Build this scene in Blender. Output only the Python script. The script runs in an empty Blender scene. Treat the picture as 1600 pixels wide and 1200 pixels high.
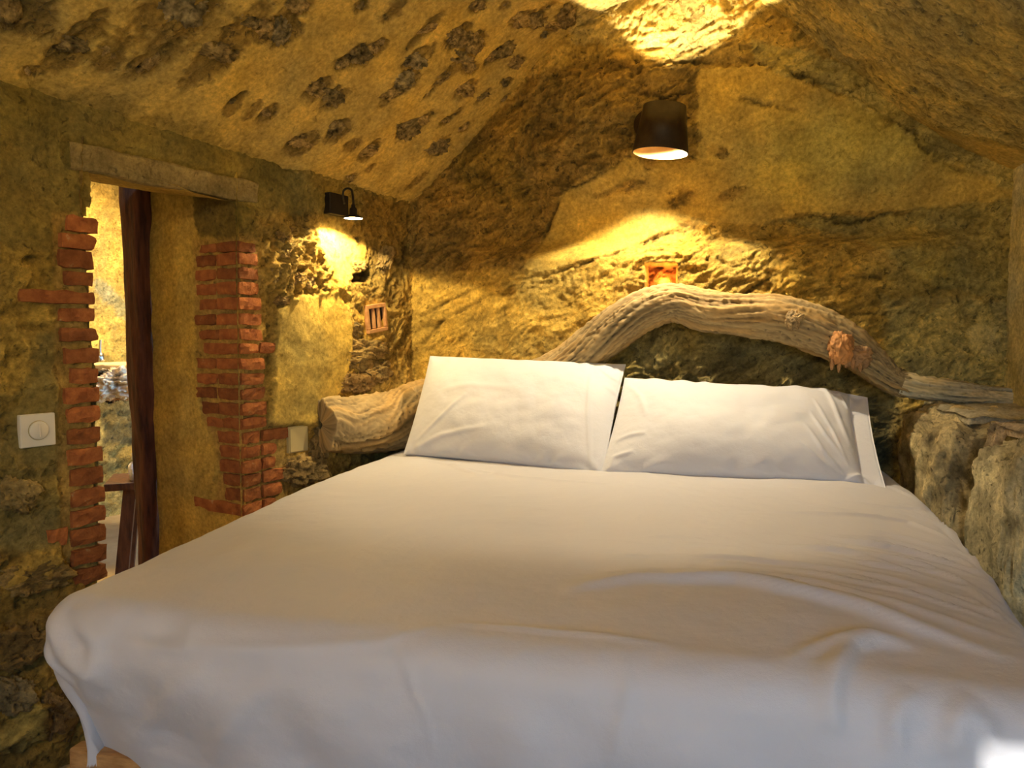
import bpy, math
import numpy as np
from mathutils import Vector
C = bpy.context.scene.collection
PI = math.pi

# ------------------------------------------------------------------ camera
EYE = 1.14
F = 1180.0
PITCH = math.radians(3.5)
cam_d = bpy.data.cameras.new('camera')
cam_d.sensor_width = 36.0
cam_d.lens = 36.0 * F / 1600.0
cam_d.clip_start = 0.02
cam = bpy.data.objects.new('camera', cam_d)
cam.location = (0, 0, EYE)
cam.rotation_euler = (PI / 2 - PITCH, 0, 0)
C.objects.link(cam)
bpy.context.scene.camera = cam

# ------------------------------------------------------------------ exposure, sky
vs = bpy.context.scene.view_settings
vs.view_transform = 'Standard'
vs.look = 'None'
vs.gamma = 1.0
vs.use_curve_mapping = False
vs.exposure = 0.88

world = bpy.data.worlds.new('world')
bpy.context.scene.world = world
world.use_nodes = True
wn = world.node_tree
wn.nodes.clear()
wo = wn.nodes.new('ShaderNodeOutputWorld')
wb = wn.nodes.new('ShaderNodeBackground')
tc = wn.nodes.new('ShaderNodeTexCoord')
sp = wn.nodes.new('ShaderNodeSeparateXYZ')
rp = wn.nodes.new('ShaderNodeValToRGB')
wn.links.new(tc.outputs['Generated'], sp.inputs[0])
mr = wn.nodes.new('ShaderNodeMapRange')
mr.inputs[1].default_value = -1
mr.inputs[2].default_value = 1
wn.links.new(sp.outputs[2], mr.inputs[0])
wn.links.new(mr.outputs[0], rp.inputs[0])
e = rp.color_ramp.elements
e[0].position = 0.40; e[0].color = (0.40, 0.42, 0.30, 1)      # ground and shrubs of the valley
e[1].position = 1.0; e[1].color = (0.08, 0.32, 0.95, 1)
m_ = e.new(0.49); m_.color = (0.34, 0.42, 0.42, 1)
m_ = e.new(0.55); m_.color = (0.24, 0.58, 1.0, 1)
wn.links.new(rp.outputs[0], wb.inputs[0])
wb.inputs[1].default_value = 6.2
wn.links.new(wb.outputs[0], wo.inputs[0])

# directions: U runs along the headboard wall, V towards it; S runs along the left wall
A15 = math.radians(15)
U = np.array([math.cos(A15), -math.sin(A15), 0.0])
V = np.array([math.sin(A15), math.cos(A15), 0.0])
Z = np.array([0, 0, 1.0])
L0 = np.array([-1.21, 1.93, 0.0])
S = np.array([0.5, 0.8660254, 0.0])
N = np.array([-0.8660254, 0.5, 0.0])          # out of the room, through the left wall
VB = 3.046                                    # the headboard wall
UR = 1.0                                      # the right wall


def sun_and_window():
    a = bpy.data.lights.new('daylight_through_door', 'AREA')
    a.shape = 'RECTANGLE'; a.size = 0.72; a.size_y = 1.95
    a.cycles.is_portal = True
    o = bpy.data.objects.new('daylight_through_door', a)
    p = U * 0.60 + V * (-1.06) + Z * 1.0
    o.location = p
    o.rotation_euler = Vector(tuple(V)).to_track_quat('-Z', 'Y').to_euler()
    C.objects.link(o)
sun_and_window()
sl = bpy.data.lights.new('sun', 'SUN'); sl.energy = 3.5; sl.angle = 0.01; sl.color = (1.0, 0.96, 0.88)
so = bpy.data.objects.new('sun', sl)
_from = U * 0.29 + V * (-1.22) + Z * 1.94; _to = U * 0.330 + V * 0.98 + Z * 0.665
so.rotation_euler = Vector(tuple(_to - _from)).to_track_quat('-Z', 'Y').to_euler()
C.objects.link(so)

# ------------------------------------------------------------------ numpy helpers
FW = np.array([0, math.cos(PITCH), -math.sin(PITCH)])
UP = np.array([0, math.sin(PITCH), math.cos(PITCH)])
CAM = np.array([0, 0, EYE])


def project(P):
    q = P - CAM
    d = q @ FW
    d = np.where(d > 0.05, d, 0.05)
    return 800 + F * q[..., 0] / d, 600 - F * (q @ UP) / d


def ray(px, py):
    return FW + np.array([1.0, 0, 0]) * (px - 800) / F + UP * (600 - py) / F


def hit_plane(px, py, P0, nrm):
    r = ray(px, py)
    t = ((P0 - CAM) @ nrm) / (r @ nrm)
    return CAM + r * t


def on_left(px, py, n=0.0):           # a point of the left wall plane
    return hit_plane(px, py, L0 + N * n, N)


def on_back(px, py, v=VB):
    return hit_plane(px, py, V * v, V)


def sz(px, py, n=0.0):
    p = on_left(px, py, n)
    return float((p - L0) @ S), float(p[2])


def hash3(ix, iy, iz, k):
    h = (ix * 374761393 + iy * 668265263 + iz * 2147483647 + k * 974634777) & 0xffffffff
    h = ((h ^ (h >> 13)) * 1274126177) & 0xffffffff
    h = ((h ^ (h >> 16)) * 2246822519) & 0xffffffff
    return (h ^ (h >> 15)) & 0xffffffff


def perlin(P, k=0):
    P = np.asarray(P, dtype=np.float64)
    i = np.floor(P).astype(np.int64)
    f = P - i
    w = f * f * f * (f * (f * 6 - 15) + 10)
    out = 0
    G = np.array([[1,1,0],[-1,1,0],[1,-1,0],[-1,-1,0],[1,0,1],[-1,0,1],[1,0,-1],[-1,0,-1],
                  [0,1,1],[0,-1,1],[0,1,-1],[0,-1,-1],[1,1,0],[-1,1,0],[0,-1,1],[0,-1,-1]], dtype=np.float64)
    for dx in (0, 1):
        wx = w[:, 0] if dx else 1 - w[:, 0]
        for dy in (0, 1):
            wy = w[:, 1] if dy else 1 - w[:, 1]
            for dz in (0, 1):
                wz = w[:, 2] if dz else 1 - w[:, 2]
                g = G[hash3(i[:, 0] + dx, i[:, 1] + dy, i[:, 2] + dz, k) & 15]
                d = g[:, 0] * (f[:, 0] - dx) + g[:, 1] * (f[:, 1] - dy) + g[:, 2] * (f[:, 2] - dz)
                out = out + wx * wy * wz * d
    return out


def fbm(P, freq, octs=4, k=0, gain=0.5):
    o = 0; a = 1.0
    for j in range(octs):
        o = o + a * perlin(P * freq + 13.7 * j, k + j)
        freq *= 2.03; a *= gain
    return o


def ridged(P, freq, octs=4, k=0, gain=0.5):
    o = 0; a = 1.0
    for j in range(octs):
        o = o + a * (1 - 2.6 * np.abs(perlin(P * freq + 7.3 * j, k + j)))
        freq *= 2.1; a *= gain
    return o


def worley(P, freq, k=0):
    """distance to the nearest and second nearest cell point, and the id of the nearest"""
    P = P * freq
    i = np.floor(P).astype(np.int64)
    d1 = np.full(len(P), 9.0); d2 = np.full(len(P), 9.0); idn = np.zeros(len(P))
    for dx in (-1, 0, 1):
        for dy in (-1, 0, 1):
            for dz in (-1, 0, 1):
                c = [i[:, 0] + dx, i[:, 1] + dy, i[:, 2] + dz]
                j = [hash3(c[0], c[1], c[2], k + q) / 4294967296.0 for q in (1, 2, 3)]
                d = sum((c[q] + j[q] - P[:, q]) ** 2 for q in range(3))
                near = d < d1
                d2 = np.where(near, d1, np.minimum(d2, d))
                idn = np.where(near, j[0], idn)
                d1 = np.where(near, d, d1)
    return np.sqrt(d1), np.sqrt(d2), idn


def sm(a, b, x):
    t = np.clip((x - a) / (b - a), 0, 1)
    return t * t * (3 - 2 * t)


def warp(P, freq, amt, k=50):
    return P + amt * np.stack([perlin(P * freq, k), perlin(P * freq + 31, k + 1), perlin(P * freq + 77, k + 2)], 1)


def rock(P, k=0):
    """broken rock face, about -1..1"""
    Q = warp(P, 7, 0.06, 60 + k)
    dv = np.array([0.80, -0.25, 0.42]); dv /= np.linalg.norm(dv)      # bedding direction of the stone
    Q = Q * 1.2 - 0.65 * np.outer(Q @ dv, dv)
    d1, d2, idn = worley(Q, 13, 5 + k)
    facets = (idn - 0.5) * sm(0.0, 0.25, d2 - d1) * 0.9
    r = 0.7 * (ridged(Q, 6, 3, 10 + k) - 0.6) + facets + 0.62 * (ridged(Q, 24, 4, 20 + k, 0.6) - 0.6)
    return r * 0.55


def poly_sdf(X, Y, poly):
    """signed distance to a polygon, negative inside; far points get a large value"""
    poly = np.asarray(poly, float)
    x0, y0 = poly.min(0) - 0.15; x1, y1 = poly.max(0) + 0.15
    out = np.full(X.shape, 9.0)
    s = (X > x0) & (X < x1) & (Y > y0) & (Y < y1)
    x = X[s]; y = Y[s]
    d = np.full(x.shape, 9.0); ins = np.zeros(x.shape, bool)
    for a, b in zip(poly, np.roll(poly, -1, 0)):
        ex, ey = b - a
        t = np.clip(((x - a[0]) * ex + (y - a[1]) * ey) / (ex * ex + ey * ey + 1e-12), 0, 1)
        d = np.minimum(d, np.hypot(x - a[0] - t * ex, y - a[1] - t * ey))
        c = ((a[1] > y) != (b[1] > y)) & (x < (b[0] - a[0]) * (y - a[1]) / (b[1] - a[1] + 1e-12) + a[0])
        ins ^= c
    out[s] = np.where(ins, -d, d)
    return out


def line_dist(X, Y, pts):
    """distance to a polyline, and the running position 0..1 along it"""
    pts = np.asarray(pts, float)
    seg = np.hypot(*(pts[1:] - pts[:-1]).T)
    cum = np.concatenate([[0], np.cumsum(seg)]) / max(seg.sum(), 1e-9)
    d = np.full(X.shape, 9.0); tt = np.zeros(X.shape); side = np.zeros(X.shape)
    for i in range(len(seg)):
        a, b = pts[i], pts[i + 1]
        ex, ey = b - a
        t = np.clip(((X - a[0]) * ex + (Y - a[1]) * ey) / (ex * ex + ey * ey + 1e-12), 0, 1)
        dd = np.hypot(X - a[0] - t * ex, Y - a[1] - t * ey)
        n = dd < d
        sd = np.sign(ex * (Y - a[1]) - ey * (X - a[0]))
        d = np.where(n, dd, d)
        side = np.where(n, sd, side)
        tt = np.where(n, cum[i] + t * (cum[i + 1] - cum[i]), tt)
    return d, tt, side


# ------------------------------------------------------------------ objects
def mesh_np(name, P, faces, mat, parent=None, col=None, smooth=True):
    me = bpy.data.meshes.new(name)
    faces = np.asarray(faces)
    nv, nf = len(P), len(faces)
    k = faces.shape[1]
    me.vertices.add(nv)
    me.vertices.foreach_set('co', np.ascontiguousarray(P, dtype=np.float32).ravel())
    me.loops.add(nf * k)
    me.loops.foreach_set('vertex_index', faces.astype(np.int32).ravel())
    me.polygons.add(nf)
    me.polygons.foreach_set('loop_start', np.arange(0, nf * k, k, dtype=np.int32))
    me.polygons.foreach_set('use_smooth', np.full(nf, smooth))
    me.update(calc_edges=True)
    me.validate()
    if col is not None:
        a = me.color_attributes.new('Col', 'FLOAT_COLOR', 'POINT')
        a.data.foreach_set('color', np.ascontiguousarray(col, dtype=np.float32).ravel())
    me.materials.append(mat)
    o = bpy.data.objects.new(name, me)
    C.objects.link(o)
    if parent is not None:
        o.parent = parent
    return o


def pydata(name, verts, faces, mat, parent=None, smooth=False):
    me = bpy.data.meshes.new(name)
    me.from_pydata([tuple(map(float, v)) for v in verts], [], [tuple(f) for f in faces])
    me.validate()
    me.polygons.foreach_set('use_smooth', [smooth] * len(me.polygons))
    me.materials.append(mat)
    o = bpy.data.objects.new(name, me)
    C.objects.link(o)
    if parent is not None:
        o.parent = parent
    return o


def grid_faces(nr, nc, off=0):
    i = np.arange(nr * nc).reshape(nr, nc) + off
    return np.stack([i[:-1, :-1], i[:-1, 1:], i[1:, 1:], i[1:, :-1]], -1).reshape(-1, 4)


def empty(name, loc):
    o = bpy.data.objects.new(name, None)
    o.location = tuple(map(float, loc))
    o.empty_display_size = 0.05
    C.objects.link(o)
    return o


def tag(o, label=None, cat=None, group=None, kind=None):
    for k, v in (('label', label), ('category', cat), ('group', group), ('kind', kind)):
        if v:
            o[k] = v
    return o


def rel(P, root):
    return np.asarray(P, float) - np.array(root.location)


# ------------------------------------------------------------------ materials
def new_mat(name):
    m = bpy.data.materials.new(name)
    m.use_nodes = True
    nt = m.node_tree
    return m, nt, nt.nodes['Principled BSDF']


def nd(nt, kind, **kw):
    n = nt.nodes.new(kind)
    for k, v in kw.items():
        if k in n.inputs:
            n.inputs[k].default_value = v
        else:
            setattr(n, k, v)
    return n


def mat_masonry():
    m, nt, b = new_mat('masonry')
    L = nt.links.new
    ca = nd(nt, 'ShaderNodeVertexColor', layer_name='Col')
    geo = nd(nt, 'ShaderNodeNewGeometry')
    n1 = nd(nt, 'ShaderNodeTexNoise', Scale=9.0, Detail=8.0, Roughness=0.65)
    n2 = nd(nt, 'ShaderNodeTexNoise', Scale=70.0, Detail=8.0, Roughness=0.7)
    n3 = nd(nt, 'ShaderNodeTexNoise', Scale=420.0, Detail=3.0, Roughness=0.6)
    for n in (n1, n2, n3):
        L(geo.outputs['Position'], n.inputs['Vector'])
    mr1 = nd(nt, 'ShaderNodeMapRange'); L(n1.outputs[0], mr1.inputs[0])
    for i, v in zip((1, 2, 3, 4), (0.3, 0.7, 0.72, 1.28)): mr1.inputs[i].default_value = v
    mr2 = nd(nt, 'ShaderNodeMapRange'); L(n2.outputs[0], mr2.inputs[0])
    for i, v in zip((1, 2, 3, 4), (0.3, 0.7, 0.62, 1.38)): mr2.inputs[i].default_value = v
    n4 = nd(nt, 'ShaderNodeTexNoise', Scale=42.0, Detail=9.0, Roughness=0.68, Distortion=0.8)
    L(geo.outputs['Position'], n4.inputs['Vector'])
    pit = nd(nt, 'ShaderNodeMapRange'); L(n4.outputs[0], pit.inputs[0])
    for i, v in zip((1, 2, 3, 4), (0.34, 0.42, 0.0, 1.0)): pit.inputs[i].default_value = v
    pm = nd(nt, 'ShaderNodeMath', operation='SUBTRACT'); pm.inputs[0].default_value = 1.0; L(pit.outputs[0], pm.inputs[1])
    pr = nd(nt, 'ShaderNodeMapRange'); L(ca.outputs['Alpha'], pr.inputs[0])
    pr.inputs[3].default_value = 0.12; pr.inputs[4].default_value = 0.62
    pk = nd(nt, 'ShaderNodeMath', operation='MULTIPLY'); L(pm.outputs[0], pk.inputs[0]); L(pr.outputs[0], pk.inputs[1])
    pf = nd(nt, 'ShaderNodeMath', operation='SUBTRACT'); pf.inputs[0].default_value = 1.0; L(pk.outputs[0], pf.inputs[1])
    mu0 = nd(nt, 'ShaderNodeMath', operation='MULTIPLY')
    L(mr1.outputs[0], mu0.inputs[0]); L(mr2.outputs[0], mu0.inputs[1])
    mu = nd(nt, 'ShaderNodeMath', operation='MULTIPLY')
    L(mu0.outputs[0], mu.inputs[0]); L(pf.outputs[0], mu.inputs[1])
    vm = nd(nt, 'ShaderNodeVectorMath', operation='SCALE')
    L(ca.outputs['Color'], vm.inputs[0]); L(mu.outputs[0], vm.inputs['Scale'])
    L(vm.outputs[0], b.inputs['Base Color'])
    b.inputs['Roughness'].default_value = 0.9
    b.inputs['Specular IOR Level'].default_value = 0.25
    # fine relief: strong on bare rock, faint on plaster (alpha carries which is which)
    rk = nd(nt, 'ShaderNodeMapRange'); L(ca.outputs['Alpha'], rk.inputs[0])
    rk.inputs[3].default_value = 0.0015; rk.inputs[4].default_value = 0.016
    b1 = nd(nt, 'ShaderNodeBump', Strength=1.0)
    L(rk.outputs[0], b1.inputs['Distance']); L(n2.outputs[0], b1.inputs['Height'])
    b3 = nd(nt, 'ShaderNodeBump', Strength=1.0, Distance=0.006)
    L(pf.outputs[0], b3.inputs['Height']); L(b1.outputs[0], b3.inputs['Normal'])
    b2 = nd(nt, 'ShaderNodeBump', Strength=0.7, Distance=0.0012)
    L(n3.outputs[0], b2.inputs['Height']); L(b3.outputs[0], b2.inputs['Normal'])
    L(b2.outputs[0], b.inputs['Normal'])
    return m


def mat_noise(name, c1, c2, scale=20, rough=0.8, bump=0.003, bscale=80, stretch=(1, 1, 1), spec=0.3, rnd=0.0, metal=0.0, c3=None):
    m, nt, b = new_mat(name)
    L = nt.links.new
    t = nd(nt, 'ShaderNodeTexCoord')
    mp = nd(nt, 'ShaderNodeMapping'); mp.inputs['Scale'].default_value = stretch
    L(t.outputs['Object'], mp.inputs[0])
    n = nd(nt, 'ShaderNodeTexNoise', Scale=scale, Detail=7.0, Roughness=0.62)
    L(mp.outputs[0], n.inputs['Vector'])
    r = nd(nt, 'ShaderNodeValToRGB')
    r.color_ramp.elements[0].position = 0.36; r.color_ramp.elements[0].color = (*c1, 1)
    r.color_ramp.elements[1].position = 0.64; r.color_ramp.elements[1].color = (*c2, 1)
    if c3:
        q = r.color_ramp.elements.new(0.74); q.color = (*c3, 1)
    L(n.outputs[0], r.inputs[0])
    out = r.outputs[0]
    if rnd:
        oi = nd(nt, 'ShaderNodeObjectInfo')
        mr = nd(nt, 'ShaderNodeMapRange'); L(oi.outputs['Random'], mr.inputs[0])
        mr.inputs[3].default_value = 1 - rnd; mr.inputs[4].default_value = 1 + rnd
        vm = nd(nt, 'ShaderNodeVectorMath', operation='SCALE')
        L(out, vm.inputs[0]); L(mr.outputs[0], vm.inputs['Scale'])
        out = vm.outputs[0]
    L(out, b.inputs['Base Color'])
    b.inputs['Roughness'].default_value = rough
    b.inputs['Specular IOR Level'].default_value = spec
    b.inputs['Metallic'].default_value = metal
    if bump:
        n2 = nd(nt, 'ShaderNodeTexNoise', Scale=bscale, Detail=6.0, Roughness=0.65)
        L(mp.outputs[0], n2.inputs['Vector'])
        bp = nd(nt, 'ShaderNodeBump', Strength=1.0, Distance=bump)
        L(n2.outputs[0], bp.inputs['Height']); L(bp.outputs[0], b.inputs['Normal'])
    return m


def mat_emit(name, col, strength):
    m, nt, b = new_mat(name)
    b.inputs['Base Color'].default_value = (*col, 1)
    b.inputs['Emission Color'].default_value = (*col, 1)
    b.inputs['Emission Strength'].default_value = strength
    return m


def mat_cloth(name, col, bump=0.0006, scale=900, sheen=0.15):
    m, nt, b = new_mat(name)
    L = nt.links.new
    geo = nd(nt, 'ShaderNodeNewGeometry')
    n = nd(nt, 'ShaderNodeTexNoise', Scale=float(scale), Detail=3.0)
    n2 = nd(nt, 'ShaderNodeTexNoise', Scale=28.0, Detail=5.0, Roughness=0.55)
    L(geo.outputs['Position'], n.inputs['Vector']); L(geo.outputs['Position'], n2.inputs['Vector'])
    bp = nd(nt, 'ShaderNodeBump', Strength=0.5, Distance=bump)
    L(n.outputs[0], bp.inputs['Height'])
    bp2 = nd(nt, 'ShaderNodeBump', Strength=0.6, Distance=0.0035)
    L(n2.outputs[0], bp2.inputs['Height']); L(bp.outputs[0], bp2.inputs['Normal'])
    L(bp2.outputs[0], b.inputs['Normal'])
    b.inputs['Base Color'].default_value = (*col, 1)
    b.inputs['Roughness'].default_value = 0.62
    b.inputs['Sheen Weight'].default_value = sheen
    b.inputs['Specular IOR Level'].default_value = 0.35
    return m


M_WALL = mat_masonry()
M_BRICK = mat_noise('brick', (0.24, 0.072, 0.020), (0.42, 0.145, 0.038), 26, 0.9, 0.004, 90, rnd=0.3, c3=(0.50, 0.32, 0.13))
M_POST = mat_noise('dark_timber', (0.050, 0.014, 0.006), (0.17, 0.055, 0.020), 9, 0.6, 0.003, 30, (6, 6, 0.7))
M_STOOL = mat_noise('stool_wood', (0.05, 0.016, 0.006), (0.13, 0.045, 0.016), 9, 0.55, 0.001, 30, (6, 6, 1))
M_BEDWOOD = mat_noise('bed_wood', (0.26, 0.13, 0.045), (0.48, 0.28, 0.11), 7, 0.55, 0.001, 40, (1, 8, 8))
M_BRONZE = mat_noise('bronze_metal', (0.030, 0.016, 0.006), (0.045, 0.026, 0.010), 40, 0.5, 0.0003, 300, metal=0.3)
M_GOLDIN = mat_noise('gilt_lining', (0.75, 0.50, 0.20), (0.85, 0.60, 0.28), 30, 0.5, 0.0, 10)
M_BLACK = mat_noise('black_metal', (0.008, 0.006, 0.005), (0.014, 0.010, 0.008), 30, 0.55, 0.0, 10)
M_TERRA = mat_noise('terracotta', (0.42, 0.20, 0.07), (0.60, 0.32, 0.13), 30, 0.85, 0.001, 120)
M_DARK = mat_noise('dark_cavity', (0.02, 0.01, 0.004), (0.03, 0.015, 0.006), 10, 0.95, 0.0, 10)
M_PLASTIC = mat_noise('white_plastic', (0.72, 0.68, 0.56), (0.74, 0.70, 0.58), 3, 0.35, 0.0, 10, spec=0.5)
M_OLDPLASTIC = mat_noise('tan_plastic', (0.46, 0.37, 0.17), (0.48, 0.39, 0.18), 3, 0.5, 0.0, 10)
M_SHEET = mat_cloth('white_percale', (0.505, 0.50, 0.525))
M_PILLOW = mat_cloth('pillow_cotton', (0.60, 0.605, 0.64), 0.0008, 500)
M_TOWEL = mat_cloth('towel_terry', (0.86, 0.82, 0.74), 0.004, 260, 0.5)
M_MATTRESS = mat_cloth('mattress_ticking', (0.62, 0.55, 0.42))
M_CHROME = mat_noise('brushed_steel', (0.5, 0.5, 0.48), (0.6, 0.6, 0.58), 10, 0.25, 0.0, 10, metal=1.0)
M_LENS = mat_emit('lamp_diffuser', (1.0, 0.72, 0.36), 25.0)
M_BULB = mat_emit('lamp_bulb', (1.0, 0.70, 0.34), 10.0)
M_FLOOR = mat_noise('stone_floor', (0.30, 0.20, 0.09), (0.42, 0.30, 0.14), 5, 0.7, 0.004, 30)
M_FRAME = mat_noise('window_frame_wood', (0.10, 0.05, 0.02), (0.16, 0.08, 0.035), 6, 0.5, 0.001, 40, (8, 8, 1))

PLASTER = np.array([0.56, 0.37, 0.105])
ROCKC = np.array([0.48, 0.325, 0.105])
BROWN = np.array([0.33, 0.215, 0.070])
OLIVE = np.array([0.17, 0.135, 0.045])
DARK = np.array([0.07, 0.05, 0.022])
GREY = np.array([0.30, 0.26, 0.17])
PALE = np.array([0.56, 0.47, 0.27])


class Surf:
    """a displaced sheet: parameters (A,B) -> base point and outward displacement direction"""
    def __init__(self, a, b, fn, direction):
        self.a = a; self.b = b
        self.A, self.B = [q.ravel() for q in np.meshgrid(a, b)]
        self.P = fn(self.A, self.B)
        self.D = direction if callable(direction) else np.tile(direction, (len(self.A), 1))
        self.px, self.py = project(self.P)
        n = len(self.A)
        self.h = np.zeros(n)
        self.col = np.tile(PLASTER, (n, 1))
        self.rock = np.zeros(n)
        self.damp = np.ones(n)
        self.nz = fbm(self.P, 14, 4, 3) * 0.5 + fbm(self.P, 60, 3, 9) * 0.35
        self.scale_px = None

    def at(self, px, py):
        i = int(np.argmin((self.px - px) ** 2 + (self.py - py) ** 2))
        return self.A[i], self.B[i]

    def pts(self, pp):
        return [self.at(*p) for p in pp]

    def mask(self, pp, soft=0.006, ragged=0.03):
        d = poly_sdf(self.A, self.B, self.pts(pp))
        d = d + self.nz * ragged
        return 1 - sm(-soft, soft, d)

    def spot(self, px, py, rx, ry, ang=0, soft=0.2, ragged=0.6):
        """soft ellipse, sizes in metres"""
        a0, b0 = self.at(px, py)
        c, s_ = math.cos(math.radians(ang)), math.sin(math.radians(ang))
        x = self.A - a0; y = self.B - b0
        d = np.hypot((x * c + y * s_) / rx, (-x * s_ + y * c) / ry) + self.nz * ragged
        return 1 - sm(1 - soft, 1 + soft, d)

    def paint(self, m, colour, rock=None):
        self.col += (np.asarray(colour) - self.col) * m[:, None]
        if rock is not None:
            self.rock += (rock - self.rock) * m

    def crack(self, pp, width=0.006, depth=0.012, darken=0.6, lip=0.004):
        d, t, side = line_dist(self.A + self.nz * 0.03, self.B + self.nz * 0.03, self.pts(pp))
        tap = np.sin(np.clip(t, 0.02, 0.98) * PI) ** 0.5
        brk = sm(-0.25, 0.1, self.nz)
        g = np.exp(-(d / width) ** 2) * tap * (0.35 + 0.65 * brk)
        self.h -= g * depth
        self.h += lip * np.exp(-(d / (width * 5)) ** 2) * tap * (side > 0)
        self.paint(np.clip(g * darken * 1.4, 0, 0.9), DARK)

    def finish(self, rock_amp=0.022, flat_amp=0.004, k=0):
        r = rock(self.P, k)
        low = fbm(self.P, 3.1, 3, 33)
        self.h += self.damp * (self.rock * (r * rock_amp + 0.3 * rock_amp * low) + flat_amp * (fbm(self.P, 9, 4, 44)) + 0.012 * low)
        # bare rock is darker in its crevices and paler on raised faces
        dv = np.array([0.80, -0.25, 0.42]); dv /= np.linalg.norm(dv)
        Qs = self.P * 1.3 - 0.95 * np.outer(self.P @ dv, dv)
        spk = sm(0.12, 0.34, fbm(Qs, 34, 4, 81)) * (0.25 + 0.75 * self.rock)
        tint = (1 + self.rock * np.clip(r * 0.6, -0.45, 0.35)) * (1 - 0.30 * spk)
        self.col = self.col * tint[:, None]
        hue = fbm(self.P, 4.3, 4, 71)
        self.col = self.col * (1 + np.outer(hue, np.array([0.28, 0.20, -0.10])))
        self.col = np.clip(self.col * np.array([1.07, 1.02, 0.66]), 0.005, 0.9)
        return self.P + self.D * self.h[:, None]


def rgba(s):
    return np.concatenate([s.col, s.rock[:, None]], 1)


# ------------------------------------------------------------------ vault profile (height over eye level against position across the room)
prof_px = [(640, 322), (720, 243), (780, 180), (835, 130), (900, 72), (1000, 20), (1090, 0), (1180, 12), (1250, 70), (1330, 135), (1450, 212), (1590, 268)]
prof = []
for p in prof_px:
    q = on_back(*p)
    prof.append((float(q @ U), float(q[2] - EYE)))
UL_B = prof[0][0]


def u_left(v):
    return UL_B + (v - VB) * 0.2687


pu = np.array([(a - UL_B) / (UR - UL_B) for a, b in prof]); pz = np.array([b for a, b in prof])
pu = np.concatenate([[-0.2], pu, [1.2]]); pz = np.concatenate([[pz[0] - 0.30], pz, [pz[-1] - 0.18]])


def vault(u, v):
    p = (u - u_left(v)) / (UR - u_left(v))
    z = 0
    for d in (-0.05, -0.025, 0, 0.025, 0.05):
        z = z + np.interp(p + d, pu, pz)
    z = z / 5
    return EYE + z + 0.05 * (VB - v) / 1.5 * (1 - np.clip(p, 0, 1))


def up(u, v, z):
    return np.outer(u, U) + np.outer(v, V) + np.outer(z, Z)


# ================================================================== headboard wall
def back_off(u, z):
    ez = z - EYE
    mid = np.exp(-((u + 0.05) / 0.75) ** 4)
    off = 0.15 * sm(0.42, 0.78, ez) * mid
    off = off + 0.10 * sm(0.40, 0.30, ez) * sm(-1.25, -0.7, u) * sm(1.0, 0.7, u)
    return off


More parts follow.
